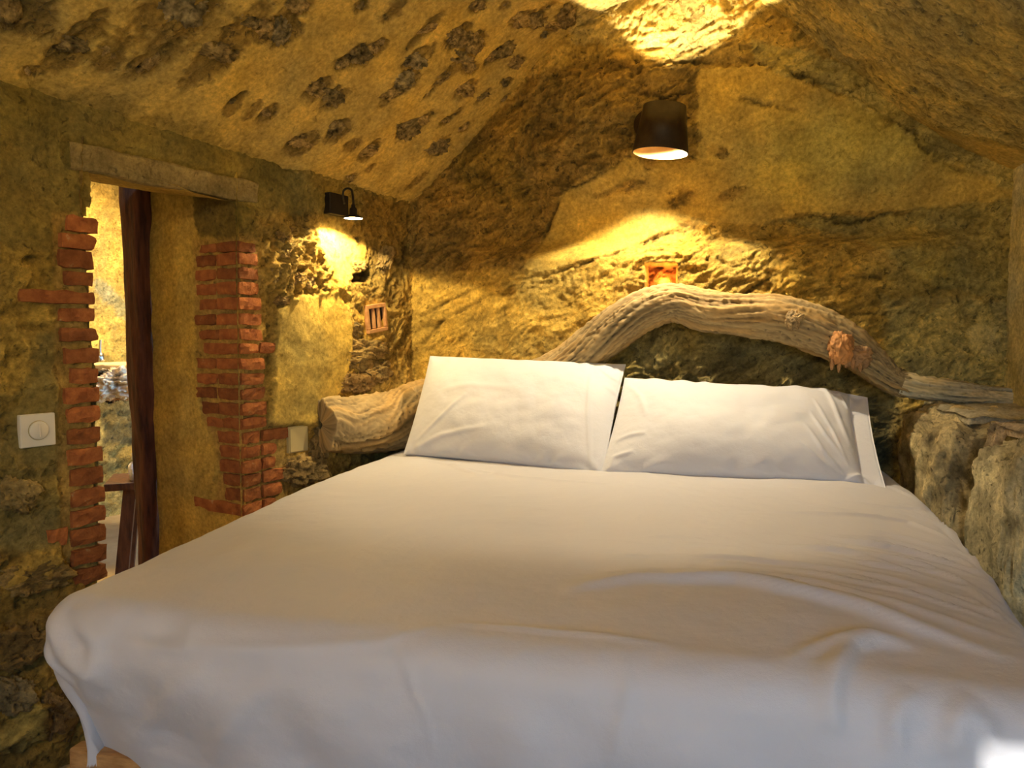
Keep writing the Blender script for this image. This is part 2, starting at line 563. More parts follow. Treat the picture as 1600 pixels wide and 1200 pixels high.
def build_back():
    a = np.concatenate([np.arange(-1.45, 1.22, 0.0056)])
    b = np.concatenate([np.linspace(-0.05, 0.50, 24), np.arange(0.51, EYE + 1.42, 0.0056)])
    s = Surf(a, b, lambda A, B: up(A, VB - back_off(A, B), B), -V)
    s.paint(np.ones(len(s.A)), ROCKC, 0.75)
    # rough brown rock climbing beside the vault
    s.paint(s.mask([(636, 300), (700, 240), (830, 120), (900, 95), (1010, 90), (1000, 150), (985, 245), (900, 290), (865, 340), (825, 395), (815, 420), (640, 425)], 0.01), BROWN, 1.0)
    s.paint(s.spot(760, 270, 0.22, 0.10, -35), (0.30, 0.20, 0.055), 1.0)
    # smooth plaster field
    pl = s.mask([(822, 418), (850, 375), (880, 300), (985, 250), (1000, 230), (1080, 190), (1085, 110), (1180, 100), (1330, 155), (1450, 225), (1590, 290),
                 (1590, 310), (1490, 330), (1370, 335), (1260, 335), (1190, 352), (1120, 350), (1040, 362), (990, 385), (900, 412), (850, 428)], 0.004, 0.022)
    s.paint(pl, (0.47, 0.33, 0.105), 0.05)
    s.h += 0.010 * pl
    s.paint(s.spot(1330, 230, 0.36, 0.14, 10, 0.7) * 0.55, (0.36, 0.34, 0.13))
    for (x, y, rx, ry) in ((1065, 310, .05, .03), (1140, 305, .05, .02), (1010, 240, .04, .05), (1130, 240, .02, .02), (990, 290, .06, .02), (1075, 350, .05, .02), (960, 300, .06, .012)):
        m = s.spot(x, y, rx, ry, 15, 0.35, 1.0)
        s.paint(m * 0.8, BROWN, 0.9); s.h -= 0.006 * m
    # region above lamp
    s.paint(s.mask([(990, 120), (1090, 100), (1095, 200), (1085, 250), (1000, 250), (980, 180)], 0.006) * 0.8, BROWN, 1.0)
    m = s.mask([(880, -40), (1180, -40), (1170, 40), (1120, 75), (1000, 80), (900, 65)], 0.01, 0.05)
    s.paint(m, (0.60, 0.45, 0.20), 0.8)  # paler patch painted where the lamp's upward light falls
    # upper right: weathered rock, its colour lightened to stand in for daylight
    s.paint(s.mask([(1170, 60), (1330, 100), (1590, 220), (1590, 300), (1440, 225), (1330, 155), (1180, 100)], 0.01), (0.48, 0.38, 0.16), 0.6)
    # golden rock under the plaster
    gl = s.mask([(1100, 352), (1190, 354), (1270, 340), (1400, 440), (1420, 500), (1560, 640), (1000, 640), (980, 450), (1000, 395)], 0.01, 0.03)
    s.paint(gl, (0.54, 0.36, 0.10), 1.0)
    s.paint(s.mask([(640, 425), (815, 425), (900, 420), (990, 400), (960, 560), (600, 620), (600, 480)], 0.01, 0.03), (0.50, 0.34, 0.10), 0.55)
    s.paint(s.mask([(1200, 342), (1370, 335), (1590, 312), (1590, 480), (1450, 440), (1330, 370)], 0.01) * 0.8, (0.38, 0.31, 0.13), 0.7)  # rock on the right raised in colour in place of daylight
    s.paint(s.spot(1460, 440, 0.16, 0.10, 0, 0.7) * 0.6, (0.31, 0.26, 0.11))
    s.paint(s.mask([(1380, 470), (1590, 470), (1600, 620), (1440, 610), (1380, 560)], 0.02), (0.54, 0.44, 0.21), 1.0)
    s.paint(s.spot(1535, 530, 0.05, 0.07) , PALE * 0.95, 0.2)
    # dark damp stone in the hollow under the driftwood arch
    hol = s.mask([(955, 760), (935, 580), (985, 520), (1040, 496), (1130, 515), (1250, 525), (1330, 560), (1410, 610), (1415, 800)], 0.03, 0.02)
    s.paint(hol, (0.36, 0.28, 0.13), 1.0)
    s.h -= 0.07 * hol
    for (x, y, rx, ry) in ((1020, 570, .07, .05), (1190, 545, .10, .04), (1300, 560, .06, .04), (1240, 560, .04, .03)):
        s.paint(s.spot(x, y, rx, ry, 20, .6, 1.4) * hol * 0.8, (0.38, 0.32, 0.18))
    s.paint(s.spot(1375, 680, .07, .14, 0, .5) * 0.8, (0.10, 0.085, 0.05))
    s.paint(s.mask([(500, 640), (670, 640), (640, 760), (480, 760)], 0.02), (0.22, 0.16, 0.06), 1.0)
    # little niche with hidden lamp above the wood
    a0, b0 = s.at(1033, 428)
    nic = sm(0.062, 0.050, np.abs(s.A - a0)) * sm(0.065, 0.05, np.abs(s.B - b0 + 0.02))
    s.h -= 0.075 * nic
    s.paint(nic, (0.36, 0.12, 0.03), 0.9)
    # seams and flaking edges
    s.crack([(822, 418), (850, 375), (880, 300), (985, 250)], 0.006, 0.012)
    s.crack([(850, 430), (900, 414), (960, 395), (1020, 372), (1090, 352)], 0.005, 0.014)
    s.crack([(1190, 352), (1260, 336), (1330, 345), (1400, 330), (1480, 325)], 0.006, 0.014)
    s.crack([(985, 115), (1040, 100), (1085, 92), (1125, 98)], 0.008, 0.02)
    s.crack([(1000, 145), (1045, 152), (1085, 140)], 0.006, 0.016)
    s.crack([(1150, 150), (1190, 165), (1250, 172)], 0.006, 0.012)
    s.crack([(1165, 92), (1230, 112), (1300, 130), (1345, 150)], 0.007, 0.016)
    s.crack([(1370, 180), (1420, 200), (1445, 230), (1490, 262), (1540, 275)], 0.007, 0.016)
    s.crack([(1000, 520), (1150, 470), (1190, 440), (1230, 420)], 0.008, 0.016, 0.7)
    s.crack([(1290, 440), (1390, 430), (1400, 445)], 0.008, 0.014)
    s.crack([(1330, 492), (1400, 486), (1450, 488)], 0.005, 0.012)
    s.crack([(640, 560), (690, 500), (760, 465), (820, 455)], 0.008, 0.01, 0.4)
    s.crack([(645, 500), (700, 470), (770, 440)], 0.006, 0.01, 0.4)
    s.crack([(1040, 420), (1080, 400), (1110, 380), (1105, 360)], 0.007, 0.012, 0.5)
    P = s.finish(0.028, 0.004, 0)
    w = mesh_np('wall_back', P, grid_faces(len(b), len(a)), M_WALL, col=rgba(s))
    tag(w, kind='structure')
    return s, w


SB, WALL_BACK = build_back()

# ================================================================== left wall with doorway
ZL = EYE + 0.45                       # underside of lintel
S0, S1 = sz(146, 420)[0] - 0.016, sz(375, 500)[0]
DEPTH = 0.45


def left_pt(A, B, n=0.0):
    return L0 + np.outer(A, S) + np.outer(B, Z) + np.outer(np.broadcast_to(n, A.shape), N)


def build_left():
    a = np.concatenate([np.arange(-3.6, -0.26, 0.09), np.arange(-0.25, 0.69, 0.0075), np.arange(0.69, 1.68, 0.0064)])
    b = np.concatenate([[-0.05], np.arange(0.0, EYE + 0.86, 0.0064)])
    s = Surf(a, b, left_pt, -N)
    s.paint(np.ones(len(s.A)), (0.30, 0.215, 0.07), 0.85)
    ez = s.B - EYE
    # band of dull plaster over the lintel
    s.paint(s.mask([(-60, 100), (150, 130), (330, 190), (460, 270), (520, 310), (470, 350), (400, 330), (330, 330), (250, 310), (140, 270), (100, 380), (-60, 400)], 0.02, 0.05), (0.24, 0.185, 0.065), 0.3)
    s.paint(s.spot(40, 170, 0.10, 0.07, 0, 0.6) * 0.7, OLIVE)
    s.paint(s.spot(300, 215, 0.12, 0.05, -15, 0.6) * 0.7, OLIVE)
    s.paint(s.spot(420, 270, 0.08, 0.06, 0, 0.6) * 0.7, (0.12, 0.10, 0.035))
    s.paint(s.spot(350, 335, 0.10, 0.06, 0, 0.5) * 0.9, (0.13, 0.105, 0.03), 0.6)
    s.paint(s.spot(40, 340, 0.16, 0.10, 0, 0.5) * 0.6, (0.20, 0.15, 0.055), 0.3)
    # crumbly golden rubble left of the brick jamb
    s.paint(s.mask([(-60, 385), (30, 390), (85, 405), (95, 470), (95, 560), (60, 620), (-60, 620)], 0.015, 0.04), (0.45, 0.31, 0.09), 1.0)
    # mortar round the switch
    s.paint(s.mask([(60, 520), (92, 520), (100, 740), (95, 850), (-20, 900), (-60, 760), (20, 640)], 0.015, 0.05), (0.25, 0.195, 0.08), 0.35)
    s.paint(s.mask([(-60, 720), (90, 700), (95, 790), (-60, 850)], 0.015, 0.05) * 0.7, (0.33, 0.24, 0.08), 1.0)
    s.paint(s.mask([(-60, 860), (110, 870), (170, 900), (160, 1300), (-60, 1300)], 0.015, 0.05), (0.25, 0.16, 0.045), 1.0)
    for (x, y, rx, ry, c) in ((50, 890, .07, .04, (0.40, 0.27, 0.08)), (25, 1000, .07, .05, (0.30, 0.19, 0.06)), (30, 1130, .06, .05, (0.30, 0.23, 0.09)), (90, 1110, .05, .06, (0.12, 0.07, 0.025)), (95, 960, .06, .05, (0.2, 0.12, 0.035))):
        m = s.spot(x, y, rx, ry, 20, .25, .9)
        s.paint(m, c, 0.6); s.h += 0.02 * m
    # between brick column and corner
    s.paint(s.mask([(400, 340), (470, 330), (560, 350), (640, 330), (650, 660), (480, 760), (400, 700)], 0.015, 0.04), (0.42, 0.28, 0.085), 1.0)
    pl = s.mask([(432, 480), (470, 462), (520, 455), (540, 480), (548, 540), (535, 610), (500, 640), (490, 665), (470, 662), (420, 668), (425, 600)], 0.005, 0.02)
    s.paint(pl, (0.50, 0.36, 0.115), 0.05)
    s.h += 0.02 * pl
    pl2 = s.mask([(492, 350), (530, 345), (560, 375), (560, 420), (540, 445), (515, 420), (490, 380)], 0.01, 0.02)
    s.paint(pl2, (0.54, 0.40, 0.14), 0.35)
    rub = s.mask([(415, 360), (490, 352), (520, 430), (545, 455), (470, 460), (425, 480)], 0.015, 0.03)
    s.h += rub * 0.022 * (ridged(warp(s.P, 9, 0.08), 17, 3, 91) - 0.4)
    s.paint(s.mask([(560, 300), (640, 320), (640, 410), (600, 420), (570, 380)], 0.01, 0.03) * 0.8, (0.27, 0.17, 0.05), 1.0)
    hole = s.mask([(551, 430), (562, 425), (575, 412), (580, 425), (574, 443), (562, 440), (552, 444)], 0.003, 0.006)
    s.h -= 0.05 * hole; s.paint(hole, DARK)
    s.paint(s.mask([(480, 660), (505, 640), (515, 760), (470, 770)], 0.01, 0.02) * 0.8, BROWN, 1.0)
    # mortar bed of the brick jambs, set back
    for pp in ([(85, 335), (152, 335), (165, 890), (95, 900)], [(372, 365), (405, 370), (412, 560), (418, 660), (455, 670), (470, 840), (372, 840)]):
        m = s.mask(pp, 0.008, 0.012)
        s.paint(m, (0.42, 0.28, 0.10), 0.5); s.h -= 0.004 * m; s.damp *= 1 - 0.8 * m
    # flat beds for plates, grille and lamp
    s.damp *= 1 - 0.8 * np.exp(-((s.A - S1) / 0.05) ** 2) * (s.B < ZL + 0.1)
    lb = sm(0.03, 0.0, np.abs(s.B - ZL - 0.032) - 0.035) * sm(sz(95, 240)[0], sz(110, 240)[0], s.A) * sm(sz(415, 300)[0], sz(390, 300)[0], s.A)
    s.rock *= 1 - lb; s.damp *= 1 - 0.7 * lb; s.h -= 0.010 * lb
    for (x, y, r) in ((57, 672, .062), (466, 686, .05), (586, 497, .075), (527, 320, .065)):
        a0, b0 = s.at(x, y)
        d = np.maximum(np.abs(s.A - a0), np.abs(s.B - b0))
        s.rock *= sm(r * 0.75, r * 1.15, d)
    s.paint(s.mask([(28, 640), (90, 630), (95, 720), (28, 730)], 0.01, 0.01) * 0.7, (0.24, 0.19, 0.08), 0.1)
    s.crack([(0, 400), (20, 415), (45, 400), (70, 405), (92, 400)], 0.005, 0.012)
    s.crack([(555, 345), (565, 390), (563, 420)], 0.005, 0.012)
    s.crack([(635, 320), (640, 380), (620, 420), (600, 450)], 0.008, 0.02)
    P = s.finish(0.020, 0.005, 4)
    A, B = s.A.reshape(len(b), len(a)), s.B.reshape(len(b), len(a))
    f = grid_faces(len(b), len(a))
    ca = (A[:-1, :-1] + A[1:, 1:]).ravel() / 2; cb = (B[:-1, :-1] + B[1:, 1:]).ravel() / 2
    lft = np.where(cb > EYE + 0.35, S0 + 0.022, S0) + 0.006 * np.sin(cb * 90) * (cb < EYE + .35)
    keep = ~((ca > lft) & (ca < S1 - 0.009) & (cb < ZL))
    # reveals and soffit, same masonry
    parts = [(P, f[keep], rgba(s))]
    def sheet(fn, aa, bb, dirn, painter):
        q = Surf(aa, bb, fn, dirn)
        painter(q)
        Q = q.finish(0.010, 0.004, 8)
        parts.append((Q, grid_faces(len(bb), len(aa)), rgba(q)))
    nn = np.arange(-0.004, DEPTH + 0.006, 0.0075)
    zz = np.arange(-0.02, EYE + 0.54, 0.0075)
    def far_paint(q):
        q.paint(np.ones(len(q.A)), (0.47, 0.33, 0.10), 0.05)
        m = q.mask([(300, 375), (380, 370), (380, 800), (330, 800), (345, 740), (335, 690), (318, 655), (308, 560)], 0.006, 0.012)
        q.paint(m, (0.42, 0.28, 0.10), 0.5); q.h -= 0.003 * m; q.damp *= 1 - 0.8 * m
        q.paint(q.mask([(300, 300), (380, 300), (380, 372), (312, 375)], 0.01, 0.02), (0.17, 0.125, 0.04), 0.5)
        q.crack([(345, 730), (338, 760), (325, 770)], 0.006, 0.02)
    sheet(lambda A, B: left_pt(np.full_like(A, S1), B, A), nn, zz, -S, far_paint)
    sheet(lambda A, B: left_pt(np.full_like(A, S0), B, A), nn, zz, S, lambda q: q.paint(np.ones(len(q.A)), (0.3, 0.2, 0.075), 0.8))
    ss = np.arange(S0 - 0.01, S1 + 0.02, 0.0075)
    sheet(lambda A, B: left_pt(A, ZL + B * 0.14, B), ss, nn, -Z, lambda q: q.paint(np.ones(len(q.A)), (0.42, 0.30, 0.10), 0.05))
    PP = []; FF = []; CC = []; off = 0
    for p, ff, c in parts:
        PP.append(p); FF.append(ff + off); CC.append(c); off += len(p)
    w = mesh_np('wall_left', np.concatenate(PP), np.concatenate(FF), M_WALL, col=np.concatenate(CC))
    tag(w, kind='structure')
    return s, w


SL, WALL_LEFT = build_left()

# ================================================================== ceiling
STONES = [  # centre, half sizes in pixels of the photograph, tilt
    (285, 12, 45, 38, 15), (14, 22, 22, 28, 0), (112, 74, 34, 12, 12), (172, 86, 17, 12, 10), (232, 100, 22, 12, -35), (342, 82, 40, 17, 18),
    (392, 32, 32, 12, 20), (418, 48, 14, 16, 30), (440, 54, 14, 19, 30), (466, 8, 22, 12, 10), (563, 12, 8, 8, 0), (616, 13, 15, 9, 0),
    (748, 10, 14, 9, 0), (540, 98, 14, 9, -30), (567, 86, 18, 16, -20), (585, 78, 12, 9, -20), (597, 64, 7, 8, -60), (497, 144, 18, 11, 10), (522, 154, 17, 14, 20),
    (650, 97, 26, 13, 12), (632, 125, 17, 13, -20), (616, 146, 24, 9, -10), (640, 132, 14, 8, -10), (668, 45, 28, 7, -15), (717, 62, 20, 14, 0), (740, 70, 16, 15, 20),
    (727, 92, 22, 12, 10), (735, 106, 12, 12, -20), (690, 122, 17, 9, -35), (728, 141, 17, 13, 10), (758, 151, 15, 5, -22), (789, 156, 10, 5, -10), (668, 150, 8, 3, 0),
    (716, 171, 12, 5, -20), (528, 206, 16, 14, -10), (474, 222, 24, 14, 10), (548, 227, 11, 12, -30), (577, 237, 18, 9, -8), (640, 205, 20, 13, -38),
    (662, 190, 16, 7, 10), (697, 189, 10, 6, 0), (726, 200, 10, 5, -30), (684, 230, 21, 13, -15), (650, 281, 18, 5, -5), (546, 277, 14, 9, -20), (577, 262, 8, 4, -10),
    (365, 163, 14, 5, 15), (395, 172, 12, 5, 15), (420, 178, 13, 7, 20), (815, 30, 20, 14, 20), (838, 34, 14, 12, 0), (868, 40, 16, 9, 5), (886, 24, 15, 24, 0),
    (852, 56, 10, 5, 0), (790, 80, 16, 10, -30), (770, 90, 16, 7, -10), (808, 100, 12, 9, -20), (842, 106, 10, 8, 0), (790, 130, 9, 8, -40), (46, 117, 6, 5, 0),
    (852, 115, 6, 5, 0), (855, 8, 12, 7, 0), (790, 8, 8, 6, 0),
]


def build_ceiling():
    v = np.concatenate([np.arange(-1.2, 0.95, 0.08), np.arange(0.96, 3.14, 0.0062)])
    p = np.arange(-0.07, 1.07, 0.0026)
    def fn(A, B):
        u = u_left(B) + A * (UR - u_left(B))
        return up(u, B, vault(u, B))
    s = Surf(p, v, fn, -Z)
    # make A metric so that distances mean metres
    s.A = s.A * 2.35
    s.paint(np.ones(len(s.A)), (0.52, 0.37, 0.135), 0.05)
    s.paint(s.spot(200, 60, 0.35, 0.25, 0, 0.8) * 0.6, (0.50, 0.38, 0.17))  # greyer tan of bounced daylight put into the plaster colour
    s.paint(s.mask([(-80, 110), (150, 150), (330, 200), (460, 280), (470, 330), (-80, 330)], 0.03, 0.05) * 0.7, (0.26, 0.19, 0.065), 0.5)
    s.paint(s.mask([(870, -60), (1180, -60), (1175, 80), (1700, 260), (1800, -60)], 0.03, 0.05), (0.52, 0.41, 0.18), 0.75)  # right of the vault painted lighter, standing in for daylight
    s.paint(s.mask([(880, -60), (1180, -60), (1170, 60), (1100, 100), (900, 90)], 0.02, 0.05), (0.60, 0.45, 0.20), 0.9)  # the lamp's pool of light carried on in the vault colour
    s.paint(s.mask([(820, 140), (880, 80), (900, 60), (1000, 60), (1000, 130), (830, 160)], 0.02, 0.05), BROWN * 1.15, 0.8)
    s.paint(s.mask([(1350, -60), (1650, -60), (1650, 200), (1500, 180)], 0.05, 0.1) * 0.6, (0.42, 0.34, 0.17))
    for (x, y, a, b, t) in STONES:
        m = s.spot(x, y, a * 1.12 * 0.0021, b * 1.3 * 0.0021 + 0.004, 0, 0.22, 0.7)
        s.h -= m * 0.010
        s.paint(m, (0.30, 0.205, 0.075), 1.0)
    rs = np.random.RandomState(4)
    for k in range(38):   # small flaked ledges in the right haunch
        x = rs.uniform(1180, 1590); y = rs.uniform(0, 60 + (x - 1180) * 0.42)
        L = rs.uniform(12, 38)
        s.crack([(x, y), (x + L * .5, y + L * .16), (x + L, y + L * .42)], 0.006, 0.009, 0.45)
    s.crack([(1170, 95), (1250, 118), (1330, 140), (1400, 180)], 0.007, 0.018)
    s.crack([(20, 45), (60, 50), (100, 62)], 0.006, 0.008, 0.4)
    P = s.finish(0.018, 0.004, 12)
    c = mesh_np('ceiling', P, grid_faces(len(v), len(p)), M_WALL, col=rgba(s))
    tag(c, kind='structure')
    s.F = P
    return s, c


SC, CEIL = build_ceiling()

# ------------------------------------------------------------------ unit lumps
def ico_sphere(sub):
    t = (1 + 5 ** 0.5) / 2
    vv = [(-1, t, 0), (1, t, 0), (-1, -t, 0), (1, -t, 0), (0, -1, t), (0, 1, t), (0, -1, -t), (0, 1, -t), (t, 0, -1), (t, 0, 1), (-t, 0, -1), (-t, 0, 1)]
    ff = [(0, 11, 5), (0, 5, 1), (0, 1, 7), (0, 7, 10), (0, 10, 11), (1, 5, 9), (5, 11, 4), (11, 10, 2), (10, 7, 6), (7, 1, 8),
          (3, 9, 4), (3, 4, 2), (3, 2, 6), (3, 6, 8), (3, 8, 9), (4, 9, 5), (2, 4, 11), (6, 2, 10), (8, 6, 7), (9, 8, 1)]
    vv = [np.array(q, float) / np.linalg.norm(q) for q in vv]
    for _ in range(sub):
        mid = {}; nf = []
        def m(i, j):
            k = (min(i, j), max(i, j))
            if k not in mid:
                q = vv[i] + vv[j]; vv.append(q / np.linalg.norm(q)); mid[k] = len(vv) - 1
            return mid[k]
        for a, b, c in ff:
            x, y, z = m(a, b), m(b, c), m(c, a)
            nf += [(a, x, z), (b, y, x), (c, z, y), (x, y, z)]
        ff = nf
    return np.array(vv), np.array(ff)


ICO4 = ico_sphere(4)
ICO5 = ico_sphere(5)


def lump(name, centre, ax, parent, base, amp=0.18, blocky=1.0, mat=None, seed=0, ico=ICO4, freq=1.0, rockv=0.9, relief_tone=True, fq=6.0, cvar=0.5):
    """irregular stone: ax = three half-axis vectors"""
    D, Fc = ico
    Q = np.sign(D) * np.abs(D) ** blocky
    Q = Q / np.max(np.abs(Q), axis=1, keepdims=True) ** (0.35 if blocky < 1 else 0.0)
    Wp = Q + seed * 3.17
    n = fbm(Wp, 0.9 * freq, 3, seed % 17) * 0.9
    r = ridged(warp(Wp, 1.5, 0.3), 1.7 * freq, 4, 5 + seed % 13) - 0.7
    d1, d2, idn = worley(Wp, 1.6 * freq, seed % 11)
    rad = 1 + amp * (n + 0.55 * r + 0.9 * (idn - 0.5) * sm(0, 0.3, d2 - d1))
    Q = Q * rad[:, None]
    P = centre + Q @ np.array(ax)
    fine = rock(P * 1.6, 3) * min(0.012, 0.1 * np.linalg.norm(ax[0]))
    nrm = D @ np.array(ax); nrm /= np.linalg.norm(nrm, axis=1, keepdims=True) + 1e-9
    P = P + nrm * fine[:, None]
    t = 1 + cvar * fbm(P, fq, 4, 2) + 0.25 * r * (1 if relief_tone else 0)  # tone varies at random and gets darker in the hollows
    col = np.clip(np.asarray(base)[None] * t[:, None], 0.004, 0.85)
    return mesh_np(name, P, Fc, mat or M_WALL, parent, np.concatenate([col, np.full((len(P), 1), rockv)], 1))


# exposed stones of the vault
rs = np.random.RandomState(8)
for k, (x, y, a, b, t) in enumerate(STONES):
    i = int(np.argmin((SC.px - x) ** 2 + (SC.py - y) ** 2))
    c = SC.P[i]
    d = (c - CAM) @ FW
    # tangent plane of the vault from neighbouring samples
    r_ = 6
    nc = len(SC.a); row, cl = divmod(i, nc)
    row = min(max(row, r_), len(SC.b) - 1 - r_); cl = min(max(cl, r_), nc - 1 - r_)
    g = SC.P.reshape(len(SC.b), nc, 3)
    ta = g[row, cl + r_] - g[row, cl - r_]; tb = g[row + r_, cl] - g[row - r_, cl]
    nrm = np.cross(ta, tb); nrm /= np.linalg.norm(nrm)
    if nrm[2] > 0: nrm = -nrm
    # half axes lying in the surface whose outline matches the seen ellipse
    def tang(dx, dy):
        rr = ray(x + dx, y + dy)
        q = CAM + rr * (((c - CAM) @ nrm) / (rr @ nrm))
        return q - c
    th = math.radians(t)
    ax1 = tang(a * math.cos(th), a * math.sin(th))
    ax2 = tang(-b * math.sin(th), b * math.cos(th))
    for q in (ax1, ax2):
        ln = np.linalg.norm(q); mx = 3.2 * max(a, b) * d / F
        if ln > mx: q *= mx / ln
    depth = min(0.030, 0.45 * min(np.linalg.norm(ax1), np.linalg.norm(ax2)) + 0.004)
    base = [(0.32, 0.22, 0.08), (0.38, 0.26, 0.09), (0.27, 0.195, 0.075), (0.42, 0.28, 0.095)][k % 4]
    if k in (0, 8, 19, 20, 53): base = (0.29, 0.225, 0.105)
    lump('stone', c - nrm * 0.010, [ax1 * 0.95, ax2 * 0.95, nrm * depth * 0.7], CEIL, base, 0.34, 1.0, seed=k + 3, freq=1.5, fq=42.0, cvar=1.0)


# ================================================================== bricks
def brick(parent, s0, s1, z0, z1, n0, n1, seed, mat=M_BRICK, skew=0.0):
    rr = np.random.RandomState(seed)
    z0 -= 0.0022; z1 += 0.0022
    nx, ny, nz = 5, 4, 3
    # box surface grid, rounded and knocked about
    V_ = {}; verts = []; faces = []
    def vid(i, j, k):
        if (i, j, k) not in V_:
            V_[(i, j, k)] = len(verts)
            x, y, z = i / nx, j / ny, k / nz
            verts.append((x, y, z))
        return V_[(i, j, k)]
    for i in range(nx):
        for j in range(ny):
            for k in (0, nz): faces.append([vid(i, j, k), vid(i + 1, j, k), vid(i + 1, j + 1, k), vid(i, j + 1, k)])
        for k in range(nz):
            for j in (0, ny): faces.append([vid(i, j, k), vid(i + 1, j, k), vid(i + 1, j, k + 1), vid(i, j, k + 1)])
    for j in range(ny):
        for k in range(nz):
            for i in (0, nx): faces.append([vid(i, j, k), vid(i, j + 1, k), vid(i, j + 1, k + 1), vid(i, j, k + 1)])
    q = np.array(verts)
    dims = np.array([s1 - s0, n1 - n0, z1 - z0])
    c = (q - 0.5) * dims
    rad = min(0.006, dims.min() * 0.25)
    inner = np.clip(c, -(dims / 2 - rad), dims / 2 - rad)
    dl = c - inner
    ln = np.linalg.norm(dl, axis=1, keepdims=True)
    c = inner + np.where(ln > 0, dl / np.maximum(ln, 1e-9) * np.minimum(ln, rad), 0)
    wv = c + rr.uniform(0, 50, 3)
    c += 0.0045 * np.stack([perlin(wv * 30, 1), perlin(wv * 30, 2), perlin(wv * 26, 3)], 1) + 0.002 * rr.uniform(-1, 1, c.shape)
    c[:, 2] += skew * c[:, 0]
    mid = np.array([(s0 + s1) / 2, (n0 + n1) / 2, (z0 + z1) / 2])
    c = c + mid
    P = L0 + np.outer(c[:, 0], S) + np.outer(c[:, 1], N) + np.outer(c[:, 2], Z)
    o = mesh_np('brick', P, faces, mat, parent, smooth=False)
    return o


sd = 0
for (x0, x1, y0, y1) in [(103, 152, 340, 362), (91, 147, 367, 388), (90, 144, 392, 418), (100, 145, 425, 446), (25, 145, 455, 473), (90, 147, 482, 502), (92, 150, 513, 533),
                         (98, 152, 545, 567), (108, 153, 576, 598), (98, 154, 606, 629), (103, 156, 636, 659), (104, 157, 669, 692), (104, 158, 701, 724),
                         (108, 161, 731, 757), (110, 163, 764, 788), (110, 163, 795, 818), (72, 108, 826, 852), (110, 164, 824, 848), (110, 165, 856, 879), (112, 166, 887, 910)]:
    sd += 1
    xm = (x0 + x1) / 2
    sa = sz(x0, (y0 + y1) / 2)[0]; sb = sz(x1, (y0 + y1) / 2)[0]
    if y0 == 826: sb -= 0.004
    z1_ = sz(xm, y0)[1]; z0_ = sz(xm, y1)[1]
    brick(WALL_LEFT, sa, sb, z0_, z1_, -0.009 + 0.003 * math.sin(sd * 2.3), 0.105, sd)
reveal_n = lambda px, py: float((hit_plane(px, py, L0 + S * S1, S) - L0) @ N)
for (y0, y1, R, Lf) in [(378, 392, 398, 312), (395, 412, 400, 308), (418, 435, 403, 308), (441, 459, 403, 308), (465, 483, 405, 312), (490, 507, 407, 306), (514, 531, 408, 314),
                        (537, 553, 437, 320), (561, 577, 412, 307), (585, 602, 412, 310), (608, 625, 413, 308), (631, 650, 414, 315), (655, 671, 415, 325),
                        (677, 695, 450, 340), (700, 717, 430, 345), (722, 740, 428, 345), (744, 762, 450, 350), (767, 785, 440, 352), (790, 808, 430, 305)]:
    sd += 1
    z1_ = sz(376, y0)[1]; z0_ = sz(376, y1)[1]
    sR = sz(R, (y0 + y1) / 2)[0]
    nL = reveal_n(Lf, (y0 + y1) / 2)
    dv = 0.0025 * math.sin(sd * 1.7)
    sM = sz(403, 560)[0]
    if sR > sM + 0.05:
        brick(WALL_LEFT, S1 - 0.006 + dv, sM, z0_, z1_, -0.008 + dv, nL, sd)
        brick(WALL_LEFT, sM + 0.007, sR, z0_ + 0.002, z1_, -0.008, 0.06, sd + 100)
    else:
        nh = nL * 0.52
        brick(WALL_LEFT, S1 - 0.006 + dv, sR, z0_, z1_, -0.008 + dv, nh, sd)
        brick(WALL_LEFT, S1 - 0.006 - dv, S1 + 0.05, z0_ + 0.001, z1_ - 0.002, nh + 0.005, nL, sd + 200)

# lintel: plastered beam over the doorway
def lintel():
    sa, sb = sz(108, 240)[0], sz(402, 300)[0]
    a = np.linspace(sa, sb, 110)
    prof = [(0.03, ZL - 0.004), (0.004, ZL - 0.004), (-0.002, ZL), (-0.004, ZL + 0.03), (-0.008, ZL + 0.056), (-0.006, ZL + 0.064), (0.02, ZL + 0.068)]
    P = []
    for s_ in a:
        for n_, z_ in prof:
            P.append(L0 + S * s_ + N * n_ + Z * (z_))
    P = np.array(P)
    P = P + np.outer(fbm(P, 12, 4, 6) * 0.009, -N) + np.outer(fbm(P, 9, 3, 7) * 0.006, Z)
    k = len(prof)
    f = [(i * k + j, (i + 1) * k + j, (i + 1) * k + j + 1, i * k + j + 1) for i in range(len(a) - 1) for j in range(k - 1)]
    col = np.tile([0.28, 0.205, 0.075, 0.3], (len(P), 1)); col[:, :3] *= (1 + 0.3 * fbm(P, 8, 3, 8))[:, None]
    edge = np.array([j in (4, 5) for _ in a for j in range(k)])
    col[edge, :3] *= 1.25  # highlight along the top edge painted into the colour
    mesh_np('lintel', P, f, M_WALL, WALL_LEFT, col)
lintel()

